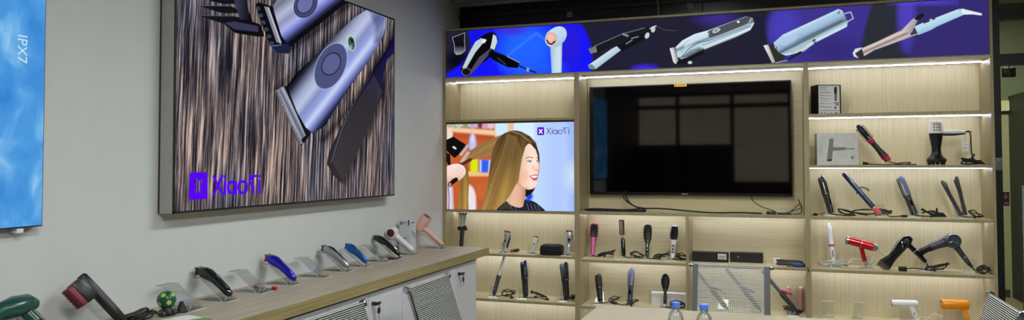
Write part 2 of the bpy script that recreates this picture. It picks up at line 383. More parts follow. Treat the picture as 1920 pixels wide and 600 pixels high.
def wood_print():
    m = bpy.data.materials.new('printed_dark_wood'); m.use_nodes = True; nt = m.node_tree; nt.nodes.remove(nt.nodes['Principled BSDF'])
    N = nt.nodes.new; L = nt.links.new
    tc = N('ShaderNodeTexCoord'); mp = N('ShaderNodeMapping'); mp.inputs['Rotation'].default_value = (math.radians(3), 0, 0)
    L(tc.outputs['Object'], mp.inputs['Vector'])
    def noise(scale, detail, vec, rough=0.55):
        k = N('ShaderNodeMapping'); k.inputs['Scale'].default_value = scale; L(vec, k.inputs['Vector'])
        n = N('ShaderNodeTexNoise'); n.inputs['Scale'].default_value = 1; n.inputs['Detail'].default_value = detail; n.inputs['Roughness'].default_value = rough
        L(k.outputs[0], n.inputs['Vector']); return n
    wob = noise((1, 5, 3), 2, mp.outputs[0]); ad = N('ShaderNodeVectorMath'); ad.operation = 'MULTIPLY_ADD'
    ad.inputs[1].default_value = (0, 0.022, 0); L(wob.outputs['Color'], ad.inputs[0]); L(mp.outputs[0], ad.inputs[2])
    n1 = noise((1, 62, 2.2), 7, ad.outputs[0], 0.68)
    rp = N('ShaderNodeValToRGB'); cr = rp.color_ramp
    cr.elements[0].position = 0.37; cr.elements[0].color = l4((24, 22, 28)); cr.elements[1].position = 0.68; cr.elements[1].color = l4((250, 236, 222))
    for p, c in ((0.44, (46, 46, 56)), (0.50, (92, 88, 92)), (0.56, (146, 134, 132)), (0.61, (202, 188, 178))):
        k = cr.elements.new(p); k.color = l4(c)
    L(n1.outputs['Fac'], rp.inputs['Fac'])
    n2 = noise((1, 2.2, 0.9), 2, mp.outputs[0]); r2_ = N('ShaderNodeValToRGB')
    r2_.color_ramp.elements[0].position = 0.38; r2_.color_ramp.elements[0].color = (0.60, 0.66, 0.84, 1)
    r2_.color_ramp.elements[1].position = 0.6; r2_.color_ramp.elements[1].color = (1.04, 0.92, 0.86, 1)
    L(n2.outputs['Fac'], r2_.inputs['Fac'])
    mu = N('ShaderNodeMix'); mu.data_type = 'RGBA'; mu.blend_type = 'MULTIPLY'; mu.inputs[0].default_value = 1
    L(rp.outputs[0], mu.inputs[6]); L(r2_.outputs[0], mu.inputs[7])
    at = N('ShaderNodeAttribute'); at.attribute_name = 'Col'
    mx = N('ShaderNodeMix'); mx.data_type = 'RGBA'; L(at.outputs['Alpha'], mx.inputs[0]); L(mu.outputs[2], mx.inputs[6]); L(at.outputs['Color'], mx.inputs[7])
    e = N('ShaderNodeEmission'); e.inputs[1].default_value = 0.95; L(mx.outputs[2], e.inputs[0]); L(e.outputs[0], nt.nodes['Material Output'].inputs[0])
    m.cycles.emission_sampling = 'NONE'; return m
def paint_clippers():
    a = Art(LY1-LY0, LZ1-LZ0, 780, 470, [[433.602323, 8.566785, 323.922819], [91.356964, -446.671297, 401.135767], [0.297643, 0.009974, 1.0]])
    sh = (12, 11, 16)
    # guide comb
    for p in ([(386,-8),(437,-6),(459,7),(420,8),(395,2)], [(371,10.5),(432,11),(459.5,24.5),(425,25),(413,24)], [(371,29),(437,30),(470,38),(462,48),(423,46)]):
        a.poly(p, (20, 20, 28)); a.stroke([p[0], p[1]], 1.0, (110, 112, 130))
    a.poly([(437,-10),(462,-10),(466,20),(474,40),(452,36),(444,18)], ('ramp', (440,0), (470,0), [(0,(60,62,86)),(.6,(34,34,50)),(1,(10,10,14))]))
    a.poly([(420,42),(465,37),(488,46),(496,68),(483,69),(441,62),(423,48)], (14, 14, 20)); a.poly([(421,43),(440,40.5),(484,49),(485,60),(441,55.5),(428,48)], (56, 58, 84))
    # clipper with its guard
    body = [(512,10),(530,-14),(580,-60),(660,-60),(662,0),(640,12),(600,45),(545,88),(527,82),(517,48)]
    a.poly([(520,60),(545,97),(600,60),(660,10),(650,0),(560,40)], sh, 8, 0.7)
    a.poly(body, ('ramp', (520,-10), (572,56), [(0,(150,150,172)),(.2,(118,120,142)),(.40,(186,190,222)),(.55,(146,150,190)),(.70,(176,184,238)),(.82,(118,126,206)),(.92,(56,58,100)),(1,(14,14,22))]))
    a.ell((573,8), 20, 26, (70, 74, 110), 30); a.ell((573,8), 20, 26, (40, 42, 70), 30, ring=1.4); a.ell((572,7), 14, 19, (108, 114, 168), 30); a.ell((572,7), 14, 19, (36, 38, 66), 30, ring=1.6)
    a.poly([(479,9),(484,4),(511,12),(517,32),(528,68),(546,90),(541,99),(519,98),(508,88),(498,64),(488,38)], (14, 14, 20))
    for k in range(7): a.ell((484+k*5.2, 16+k*13), 4.2, 3.4, (60, 64, 86), 40)
    a.stroke([(503,15),(526,80)], 3.0, (190, 192, 205))
    for k in range(30):
        x, y = 496+k*0.78, 13+k*2.25; a.stroke([(x, y), (x+6, y+1.5)], 0.9, (196, 198, 214))
    a.poly([(505,84),(540,82),(547,91),(541,101),(520,99)], (30, 34, 66)); a.stroke([(508,87),(528,84)], 1.5, (110, 118, 170))
    # comb
    comb = [(742,58),(742,96),(726,112),(717,150),(718,178),(706,206),(682,260),(662,304),(642,343),(626,330),(613,308),(616,287),(630,257),(655,205),(680,162),(700,130),(722,96)]
    a.poly([(742,104),(722,150),(724,185),(690,262),(650,348),(636,340),(690,220)], sh, 9, 0.6)
    a.poly(comb, ('ramp', (742,60), (640,330), [(0,(30,24,96)),(.25,(28,24,66)),(.5,(34,32,42)),(1,(48,46,50))]))
    for k in range(46):
        t = k/45; x0, y0 = 697-(697-622)*t-10*math.sin(PI*t), 140+(303-140)*t
        x1, y1 = 716-(716-644)*t+10*math.sin(PI*t), 172+(338-172)*t
        a.stroke([(x0+3, y0+2), (x1, y1)], 0.7, (104, 96, 98), 0.8, 0.8)
    for k in range(60):
        t = k/59; a.ell((697-(697-622)*t-9*math.sin(PI*t), 138+(303-138)*t), .9, .9, (120, 122, 146))
    # main clipper
    a.poly([(600,262),(640,215),(672,165),(700,118),(730,66),(742,40),(742,80),(700,140),(650,215),(610,268)], sh, 9, 0.75)
    a.poly([(508,170),(560,120),(640,44),(684,14),(676,40),(560,170)], sh, 10, 0.6)
    body = [(537,164),(552,141),(600,95),(636,60),(664,33),(690,16.5),(723,31),(722,55),(713,80),(690,116),(660,157),(632,200),(609,236),(588,251),(572,239),(556,211),(543,183)]
    a.poly(body, ('ramp', (528*.79+.0, 528*.613), (624*.79, 624*.613), [(0,(14,14,20)),(.07,(44,46,62)),(.14,(96,102,132)),(.28,(170,178,208)),(.40,(190,200,232)),(.52,(136,146,198)),(.64,(150,164,228)),(.74,(204,216,250)),(.84,(128,138,206)),(.93,(50,52,96)),(1,(14,14,26))]))
    a.poly([(690,17),(723,31),(722,55),(713,80),(700,80),(704,50)], (40, 42, 90), 8, 0.6)
    a.ell((620,124), 46, 27, (78, 84, 128), -66); a.ell((620,124), 46, 27, (176, 186, 226), -66, ring=1.0)
    a.ell((621,120), 22, 16, (92, 98, 146), -60); a.ell((621,120), 22, 16, (30, 32, 56), -60, ring=1.8)
    a.ell((658.5,80), 8.5, 16, (186, 208, 196), -12); a.ell((659,81), 6, 12.5, (64, 92, 92), -12); a.ell((660,76), 3, 5, (30, 36, 40), -12); a.ell((658,88), 2.5, 4, (128, 168, 160), -12)
    a.poly([(517,168),(524,165),(539,160),(545,180),(558,212),(574,240),(583,250),(572,266),(564,274),(558,266)], (22, 23, 30))
    a.poly([(521,167),(532,162),(548,196),(573,254),(564,262),(546,228)], ('ramp', (540,214), (556,206), [(0,(150,154,170)),(.4,(96,100,120)),(.7,(176,180,196)),(1,(70,72,90))]))
    for k in range(32):
        t = k/31; x, y = 517+t*45, 171+t*99; a.stroke([(x, y), (x+5.5, y-2)], 1.2, (205, 207, 220))
    a.stroke([(538,164),(556,211),(572,239),(588,251)], 1.4, (12, 12, 18))
    # logo
    a.poly([(355.5,325.5),(358,323.5),(386,322.6),(388.6,325),(389.2,371),(387,373.5),(357,375),(354.3,372)], (92, 6, 250))
    ix = a._sel([(355,322),(389,375)], 0); x, y = a.U[ix], a.V[ix]
    def seg(p, q, w):
        ex, ey = q[0]-p[0], q[1]-p[1]; t = np.clip(((x-p[0])*ex+(y-p[1])*ey)/(ex*ex+ey*ey), 0, 1); return np.hypot(x-p[0]-ex*t, y-p[1]-ey*t)-w
    d = np.minimum.reduce([seg((366,337.5),(376.5,361), 1.9), seg((377.5,338.5),(366.5,361), 1.9), seg((366,337.5),(369,337.5), 1.9), seg((373,343),(377.5,339), 2.4)])
    a.al[ix] *= 1-np.clip(0.5-d, 0, 1)
    logo_word(a, [('s',(400.5,331),(417.5,364.5)), ('s',(417,329.5),(400.5,365.5)), ('s',(422,341.5),(422,363.5)), ('d',(422.2,331.5),2.8), ('o',(434.5,351.5),7,11), ('s',(441.6,342),(442,363.5)),
                  ('o',(455,351),8,11.3), ('s',(481.5,330),(468.5,330.5),(474.5,339)), ('s',(467.8,340.5),(474.5,348.5),(474.7,361.5)), ('s',(486.5,339),(486.3,361.5)), ('d',(486.6,330.5),2.6)], 4.7, (92, 6, 250))
    return a
paint_clippers().build('printed_picture', lambda A, B: np.stack([np.full_like(A, 0.0), A, B], 1)+np.array([LX-WX, LY0-(LY0+LY1)/2, 0]), wood_print(), box_l)

# --- blue water picture further along the left wall
bw = thing('light_box', 'blue water picture at the end of the white wall', 'picture', (WX, -4.42, 1.288))
obj('frame', MB().box(WX, 0.041, -5.395, -3.4535, 1.288, 2.456), mat('dark_blue_frame', (24, 50, 96), 0.5), bw, 0, True)
def water_mat():
    m = bpy.data.materials.new('printed_water'); m.use_nodes = True; nt = m.node_tree; nt.nodes.remove(nt.nodes['Principled BSDF'])
    N = nt.nodes.new; L = nt.links.new; tc = N('ShaderNodeTexCoord')
    n = N('ShaderNodeTexNoise'); n.inputs['Scale'].default_value = 5; n.inputs['Detail'].default_value = 2; L(tc.outputs['Object'], n.inputs['Vector'])
    ad = N('ShaderNodeVectorMath'); ad.operation = 'MULTIPLY_ADD'; ad.inputs[1].default_value = (0.18,)*3; L(n.outputs['Color'], ad.inputs[0]); L(tc.outputs['Object'], ad.inputs[2])
    mp = N('ShaderNodeMapping'); mp.inputs['Scale'].default_value = (1, 9, 5.5); mp.inputs['Rotation'].default_value = (0.7, 0, 0); L(ad.outputs[0], mp.inputs['Vector'])
    n2 = N('ShaderNodeTexNoise'); n2.inputs['Scale'].default_value = 1.0; n2.inputs['Detail'].default_value = 3; L(mp.outputs[0], n2.inputs['Vector'])
    rp = N('ShaderNodeValToRGB'); cr = rp.color_ramp
    cr.elements[0].position = 0.28; cr.elements[0].color = l4((56, 136, 216)); cr.elements[1].position = 0.78; cr.elements[1].color = l4((180, 222, 250))
    k = cr.elements.new(0.5); k.color = l4((82, 160, 230)); k = cr.elements.new(0.6); k.color = l4((112, 182, 240))
    L(n2.outputs['Fac'], rp.inputs['Fac'])
    e = N('ShaderNodeEmission'); e.inputs[1].default_value = 0.92; L(rp.outputs[0], e.inputs[0]); L(e.outputs[0], nt.nodes['Material Output'].inputs[0])
    m.cycles.emission_sampling = 'NONE'; return m
obj('printed_picture', MB().box(0.041, 0.045, -5.39, -3.459, 1.293, 2.451), water_mat(), bw, 0, True)
def text_mb(s, size, depth=0.001):
    cu = bpy.data.curves.new('t', 'FONT'); cu.body = s; cu.size = size; cu.extrude = depth/2
    o = bpy.data.objects.new('t', cu); COL.objects.link(o); dg = bpy.context.evaluated_depsgraph_get()
    me = bpy.data.meshes.new_from_object(o.evaluated_get(dg)); m = MB().add([v.co[:] for v in me.vertices], [p.vertices[:] for p in me.polygons])
    bpy.data.objects.remove(o); bpy.data.meshes.remove(me); return m
# letters run downwards: text x -> -z, text y -> +y
tm = text_mb('IPX7', 0.050); tm.xf(Matrix(((0,0,1,0.0462),(0,1,0,-3.560),(-1,0,0,1.945),(0,0,0,1))))
obj('lettering', tm, emis('pale_blue_lettering', (206, 230, 246), 0.9, 'NONE'), bw, 0, True)
obj('clip', MB().rbox(0.008, 0.038, -3.545, -3.52, 1.270, 1.2878, 0.003), WHITE, bw, 30, True)

# ------------------------------------------------------------------ shelving wall
ZF, ZG, ZI, ZJ, ZCc, ZD, ZA, ZB, ZE, ZH, ZT = 0.8219, 0.4784, 0.8057, 0.4678, 1.1484, 0.803, 1.8303, 1.4893, 0.46, 1.1511, 2.5567
DEP = 0.2885; TH = 0.018; ZHD = 2.174
def strip_mat():
    m = bpy.data.materials.new('led_strip'); m.use_nodes = True; nt = m.node_tree; nt.nodes.remove(nt.nodes['Principled BSDF'])
    N = nt.nodes.new; L = nt.links.new; tc = N('ShaderNodeTexCoord'); sx = N('ShaderNodeSeparateXYZ'); L(tc.outputs['Object'], sx.inputs[0])
    m1 = N('ShaderNodeMath'); m1.operation = 'MULTIPLY'; m1.inputs[1].default_value = 2*PI/0.018; L(sx.outputs[0], m1.inputs[0])
    m2 = N('ShaderNodeMath'); m2.operation = 'SINE'; L(m1.outputs[0], m2.inputs[0])
    m3 = N('ShaderNodeMath'); m3.operation = 'MULTIPLY_ADD'; m3.inputs[1].default_value = 0.45*STRIP_E; m3.inputs[2].default_value = 0.62*STRIP_E; L(m2.outputs[0], m3.inputs[0])
    e = N('ShaderNodeEmission'); e.inputs[0].default_value = l4((232, 238, 255)); L(m3.outputs[0], e.inputs[1]); L(e.outputs[0], nt.nodes['Material Output'].inputs[0])
    return m
LED = strip_mat()
def bay(label, x0, x1, xl, xr, shelves, strips, wm, dividers=()):
    """x0..x1 outer, xl..xr clear opening; shelves = (z top, xa, xb)"""
    t = thing('shelving_unit', label, 'shelving unit', ((x0+x1)/2, 0, 0), 'oak shelving units')
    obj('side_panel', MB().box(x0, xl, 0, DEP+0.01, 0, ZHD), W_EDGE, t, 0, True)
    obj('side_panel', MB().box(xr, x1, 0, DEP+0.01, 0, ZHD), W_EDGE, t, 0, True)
    obj('back_panel', MB().box(xl, xr, DEP, DEP+0.012, 0, ZHD), wm, t, 0, True)
    obj('top_panel', MB().box(xl, xr, 0.006, DEP, ZHD-TH, ZHD), W_HORI, t, 0, True)
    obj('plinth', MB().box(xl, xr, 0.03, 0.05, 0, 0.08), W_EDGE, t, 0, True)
    for (z, a, b) in shelves:
        s = obj('shelf', MB().box(a, b, 0.004, DEP, z-TH, z), W_HORI, t, 0, True)
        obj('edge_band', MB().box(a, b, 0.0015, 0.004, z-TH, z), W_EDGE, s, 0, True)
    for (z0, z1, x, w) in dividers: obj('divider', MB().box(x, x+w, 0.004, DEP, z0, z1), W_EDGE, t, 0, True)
    for (z, a, b) in strips: obj('light_strip', MB().box(a+0.004, b-0.004, 0.182, 0.190, z-0.005, z), LED, t, 0, True)
    return t
xlA, xrA, xlB, xrB, xlC, xrC = 0.025, 1.0579, 1.0948, 2.6345, 2.6679, 3.7215
XM, XMw = 1.855, 0.018
bay('shelving unit with the lit picture of a long-haired woman', 0, 1.0764, xlA, xrA,
    [(1.845, xlA, xrA), (1.149, xlA, xrA), (ZF, xlA, xrA), (ZG, xlA, xrA), (0.12, xlA, xrA)],
    [(ZHD-TH, xlA, xrA), (1.131, xlA, xrA), (ZF-TH, xlA, xrA), (ZG-TH, xlA, xrA)], W_VERT)
bay('wide shelving unit around the black television', 1.0764, 2.6512, xlB, xrB,
    [(ZH, xlB, xrB), (ZI, xlB, xrB), (ZJ, xlB, xrB), (0.12, xlB, xrB)],
    [(ZHD-TH, xlB, xrB), (ZH-TH, xlB, XM), (ZH-TH, XM+XMw, xrB), (ZI-TH, xlB, XM), (ZI-TH, XM+XMw, xrB), (ZJ-TH, xlB, xrB)], W_HORI, [(ZI, ZH-TH, XM, XMw), (ZJ, ZI-TH, XM, XMw)])
bay('shelving unit with six open shelves beside the glass partition', 2.6512, 3.7382, xlC, xrC,
    [(ZA, xlC, xrC), (ZB, xlC, xrC), (ZCc, xlC, xrC), (ZD, xlC, xrC), (ZE, xlC, xrC), (0.12, xlC, xrC)],
    [(ZHD-TH, xlC, xrC), (ZA-TH, xlC, xrC), (ZB-TH, xlC, xrC), (ZCc-TH, xlC, xrC), (ZD-TH, xlC, xrC), (ZE-TH, xlC, xrC)], W_VERT)

# --- long header picture
hd = thing('header_light_box', 'long lit header picture of styling tools across the shelving top', 'picture', (1.87, 0, ZHD))
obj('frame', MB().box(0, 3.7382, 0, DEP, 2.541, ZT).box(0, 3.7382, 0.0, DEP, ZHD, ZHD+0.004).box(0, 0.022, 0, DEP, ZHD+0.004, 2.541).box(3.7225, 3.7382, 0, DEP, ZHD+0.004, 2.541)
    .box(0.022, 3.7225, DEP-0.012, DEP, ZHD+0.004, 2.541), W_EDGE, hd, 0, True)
obj('panel', MB().box(0.022, 3.7225, 0.016, 0.03, ZHD+0.004, 2.541), mat('black_edge_trim', (16, 16, 18), 0.5), hd, 0, True)
def paint_header():
    a = Art(3.6965, 0.358, 1760, 172, [[173.40294803917197, 4.570838086195648, 835.5954481009157], [-17.5448215750095, -238.32302502525297, 145.63389444623814], [-0.055304373380916934, 0.005321699751122767, 1.0]])
    a.c[:] = np.array(lin((34, 32, 52)))
    a.z(0, 0, 1)
    a.ell((860,115), 30, 18, (10, 8, 26), soft=20)
    a.smooth([(880,58),(884,80),(880,95),(866,118),(836,140),(820,150),(1040,160),(1100,150),(1108,128),(1108,100),(1100,66),(1078,42),(1000,30),(920,40)], (22, 22, 250), 7)
    a.ell((985,90), 50, 44, (34, 104, 255), soft=36, alpha=.9); a.ell((1000,128), 50, 16, (34, 96, 255), soft=16, alpha=.7)
    a.ell((960,56), 26, 9, (70, 44, 215), soft=10, alpha=.8); a.ell((1066,85), 22, 42, (44, 30, 200), soft=22, alpha=.7)
    a.ell((890,75), 8, 22, (18, 16, 220), soft=9, alpha=.8)
    a.stroke([(940,112),(1005,62),(1040,90)], 3, (70, 140, 255), 6, .6)
    a.ell((1210,135), 26, 13, (66, 44, 250), soft=10); a.ell((1345,36), 34, 14, (66, 48, 150), soft=18, alpha=.8)
    a.ell((1300,90), 110, 40, (38, 38, 52), soft=60, alpha=.5)
    a.smooth([(1452,18),(1500,4),(1640,-6),(1641,60),(1612,116),(1470,122),(1440,72)], (62, 52, 142), 8)
    a.ell((1470,50), 26, 36, (76, 64, 190), soft=26, alpha=.8); a.ell((1560,95), 50, 24, (44, 36, 104), soft=30, alpha=.6)
    a.smooth([(1642,-8),(1690,-20),(1692,30),(1688,70),(1700,125),(1640,140),(1610,120)], (44, 46, 56), 8)
    a.poly([(1690,-40),(1870,-60),(1870,140),(1712,140),(1690,80),(1686,30)], (54, 45, 112), 5)
    a.ell((1700,26), 16, 60, (86, 72, 205), soft=14, alpha=.7); a.ell((1730,4), 60, 5, (90, 76, 230), soft=8, alpha=.6)
    # loose nozzle and black dryer
    a.z(820, 20, 4.284); noz = [(115,215),(215,178),(212,250),(219,320),(185,348),(150,354),(133,335),(130,270)]
    a.poly(noz, ('ramp', (170,200), (170,350), [(0,(20,20,26)),(.55,(16,16,20)),(.8,(96,98,106)),(1,(150,152,158))])); a.stroke(noz+noz[:1], .8, (170, 175, 180))
    a.smooth([(183,470),(230,370),(300,260),(350,205),(400,178),(445,174),(474,200),(478,250),(458,310),(425,345),(400,390),(330,440),(262,510),(245,530),(205,512)], (10, 10, 15))
    a.poly([(195,460),(250,340),(300,250),(345,222),(388,232),(362,260),(300,335),(222,470)], (192, 208, 214)); a.poly([(250,500),(330,375),(420,305),(428,330),(350,420),(268,508)], (78, 72, 96))
    a.poly([(443,190),(468,205),(476,250),(452,315),(420,302),(432,250)], (202, 214, 220)); a.poly([(350,240),(372,228),(390,238),(372,262),(352,260)], (226, 234, 236))
    a.ell((228,492), 36, 30, (24, 22, 20)); a.ell((228,492), 36, 30, (120, 118, 110), ring=.8)
    a.poly([(408,330),(440,322),(560,368),(658,418),(640,462),(560,455),(440,395),(405,362)], (9, 9, 13)); a.stroke([(556,368),(655,418)], 1.2, (160, 176, 210)); a.stroke([(480,380),(545,432)], 1.4, (70, 72, 90))
    a.stroke([(645,440),(720,474),(788,498)], 2.6, (18, 18, 26)); a.ell((722,474), 12, 18, (150, 155, 175))
    # white dryer
    a.poly([(903,285),(1000,235),(994,508),(915,508)], ('ramp', (905,400), (998,400), [(0,(150,192,230)),(.4,(196,218,238)),(.8,(206,224,240)),(1,(150,180,220))]))
    a.smooth([(862,230),(872,188),(900,158),(945,132),(985,127),(1022,145),(1036,190),(1020,238),(990,266),(960,290),(925,297),(888,284),(866,258)], ('ramp', (900,150), (1000,290), [(0,(200,226,240)),(.6,(184,214,232)),(1,(150,184,214))]))
    a.ell((914,228), 47, 59, (214, 190, 176), -12); a.ell((911,226), 40, 50, (232, 176, 158), -12); a.ell((908,218), 24, 28, (240, 196, 178), -12)
    a.stroke([(876,238),(888,262),(915,270),(940,246)], 2.6, (20, 14, 20)); a.ell((930,335), 10, 17, (204, 190, 170), ring=1)
    # straightener
    a.z(1080, 0, 3.75)
    a.poly([(85,345),(128,318),(320,235),(480,195),(540,184),(548,206),(505,235),(330,292),(132,380),(92,372)], (26, 28, 33)); a.stroke([(132,322),(330,236),(478,197)], 1.6, (98, 114, 116))
    for k in range(5): a.stroke([(88+k*11,344-k*5),(104+k*9,374-k*2)], 1.0, (190, 200, 200))
    a.poly([(88,455),(250,343),(290,322),(314,352),(136,486),(96,484)], ('ramp', (170,400), (200,440), [(0,(206,226,238)),(1,(170,196,214))])); a.poly([(80,458),(110,452),(138,484),(115,490),(88,482)], (120, 130, 134))
    a.poly([(278,320),(380,270),(500,222),(525,245),(420,312),(322,362)], (20, 22, 26)); a.stroke([(388,270),(436,258)], 1.6, (150, 156, 160)); a.stroke([(350,308),(392,282)], 2.2, (120, 126, 130)); a.stroke([(330,240),(360,252)], 4, (130, 140, 142))
    a.ell((498,250), 15, 22, (206, 210, 214), 25); a.ell((540,206), 15, 22, (196, 200, 204), 10); a.stroke([(520,200),(560,182)], 2, (220, 222, 224)); a.stroke([(560,185),(620,210),(705,217)], 1.0, (82, 84, 92))
    # silver clipper
    b = [(697,332),(745,285),(830,240),(930,212),(1190,117),(1210,114),(1240,128),(1253,165),(1225,212),(1125,262),(900,352),(860,346),(820,380),(742,415),(712,402)]
    a.poly(b, ('ramp', (930,200), (975,320), [(0,(206,228,244)),(.35,(188,212,230)),(.5,(116,130,138)),(.6,(180,206,220)),(.85,(196,222,232)),(1,(110,124,130))]))
    a.smooth([(928,235),(940,214),(1190,119),(1215,118),(1222,140),(1190,170),(1060,225),(955,262),(932,255)], (78, 84, 86)); a.stroke([(742,398),(790,345),(860,300),(940,282),(1225,178)], 1.3, (70, 80, 88)); a.stroke([(740,370),(742,330),(790,280)], 1, (120, 136, 148))
    a.ell((985,215), 30, 14, (186, 198, 196), -25); a.ell((985,215), 12, 7, (120, 130, 130), -25); a.ell((1140,153), 9, 8, (238, 242, 242)); a.stroke([(1215,116),(1238,140),(1235,160)], 1.6, (40, 44, 48))
    a.poly([(657,340),(690,333),(722,440),(697,450),(682,435)], ('ramp', (665,400), (710,390), [(0,(240,244,242)),(.5,(206,212,212)),(1,(120,126,128))]))
    a.poly([(715,428),(760,412),(832,368),(900,342),(896,380),(805,422),(782,446),(700,452)], (22, 22, 24)); a.ell((800,440), 15, 11, (206, 210, 206)); a.stroke([(735,415),(780,400)], 1.2, (190, 194, 190))
    a.stroke([(712,335),(750,292),(835,248),(925,222)], 1.6, (238, 246, 252), 1.6, .9); a.smooth([(760,300),(830,258),(925,230),(920,262),(840,292),(772,338)], (214, 234, 248), 5, .55)
    a.stroke([(905,338),(1120,248),(1222,200)], 2.0, (236, 246, 250), 1.6, .9); a.stroke([(890,318),(1100,236),(1225,188)], 1.2, (96, 108, 118), 1.2, .8); a.poly([(742,400),(800,352),(868,330),(900,345),(830,378),(770,408)], (96, 110, 122), 3, .8)
    # blue-silver clipper
    a.z(1380, 0, 3.75)
    a.poly([(265,300),(330,243),(450,188),(720,63),(748,72),(787,150),(782,188),(560,300),(478,362),(350,392),(300,372),(275,340)], ('ramp', (470,180), (540,320), [(0,(186,214,240)),(.35,(160,190,218)),(.55,(120,142,166)),(.64,(70,84,100)),(.7,(150,180,196)),(.85,(196,222,232)),(1,(160,180,190))]))
    a.stroke([(340,345),(420,310),(490,262),(752,138)], 1.3, (56, 66, 84)); a.smooth([(285,300),(330,262),(400,240),(430,260),(400,300),(330,340),(296,330)], (176, 204, 232), 6, .7)
    a.poly([(222,326),(256,303),(302,372),(350,392),(330,420),(268,438)], (50, 46, 42)); a.poly([(193,320),(226,314),(276,438),(255,444)], ('ramp', (205,380), (250,370), [(0,(240,244,240)),(1,(170,172,166))]))
    a.poly([(268,440),(350,422),(455,358),(467,372),(380,420),(290,446)], (36, 34, 30)); a.stroke([(280,442),(360,425)], 1, (210, 210, 200)); a.stroke([(765,95),(808,84),(826,128),(790,150)], 1.8, (190, 200, 206))
    for c in ((280,335),(722,86),(762,140)): a.ell(c, 10, 10, (70, 80, 90)); a.ell((c[0]-2, c[1]-2), 5, 5, (200, 214, 224))
    a.ell((552,290), 14, 15, (40, 40, 44)); a.stroke([(440,245),(470,238)], .8, (120,140,160))
    a.stroke([(345,250),(455,196),(718,74)], 1.8, (214, 232, 248), 2.4, .7); a.stroke([(370,385),(480,345),(560,288),(775,182)], 1.6, (230, 242, 248), 1.8, .8); a.smooth([(300,318),(345,350),(430,322),(490,275),(470,262),(400,300),(340,325)], (108, 126, 150), 6, .55)
    a.smooth([(480,262),(600,205),(752,140),(760,152),(620,220),(505,282)], (98, 114, 134), 5, .6); a.poly([(330,372),(420,345),(500,300),(560,270),(480,330),(400,372)], (150, 166, 178), 3, .6)
    # curling iron
    def h4(x, y): return ((1640+x/3.75-1380)*3.75, y)
    a.poly([(885,340),(1000,290),h4(205,203),h4(250,232),h4(262,258),h4(0,352),(900,396)], ('ramp', (1000,282), (1030,350), [(0,(150,140,138)),(.25,(226,212,206)),(.5,(140,120,118)),(.75,(206,194,190)),(1,(150,140,140))]))
    a.poly([(822,372),(840,343),(888,334),(858,408),(830,397)], (214, 220, 226)); a.poly([(838,376),(886,342),(902,392),(856,402)], (56, 50, 48))
    a.poly([h4(200,205),h4(262,140),h4(298,115),h4(306,140),h4(262,230),h4(240,240)], ('ramp', h4(210,160), h4(290,200), [(0,(214,206,206)),(1,(150,138,138))])); a.smooth([h4(285,125),h4(330,94),h4(352,108),h4(320,136),h4(292,140)], (30, 28, 32))
    a.poly([h4(258,235),h4(290,190),h4(310,240),h4(268,260)], (70, 60, 60)); a.stroke([h4(262,252),h4(302,238)], 1.2, (226,226,230))
    a.poly([h4(283,187),h4(345,158),h4(590,64),h4(632,60),h4(642,98),h4(440,186),h4(400,210),h4(310,246)], ('ramp', h4(450,100), h4(480,180), [(0,(206,232,246)),(.6,(178,214,236)),(1,(150,190,214))]))
    a.poly([h4(600,62),h4(640,66),h4(700,80),h4(757,94),h4(757,108),h4(690,100),h4(628,102)], (226, 238, 246)); a.stroke([h4(350,160),h4(425,130)], 3, (50, 46, 48)); a.ell(h4(400,140), 12, 8, (200, 196, 190)); a.ell(h4(604,70), 8, 4, (170, 120, 110))
    return a
paint_header().build('printed_picture', lambda A, B: np.stack([A-1.845, np.full_like(A, 0.014), B+0.006], 1), print_mat('header_print', 1.0), hd)
for (x, z) in ((0.024, ZHD+0.006), (1.076, ZHD+0.006), (3.72, ZHD+0.006)): pass

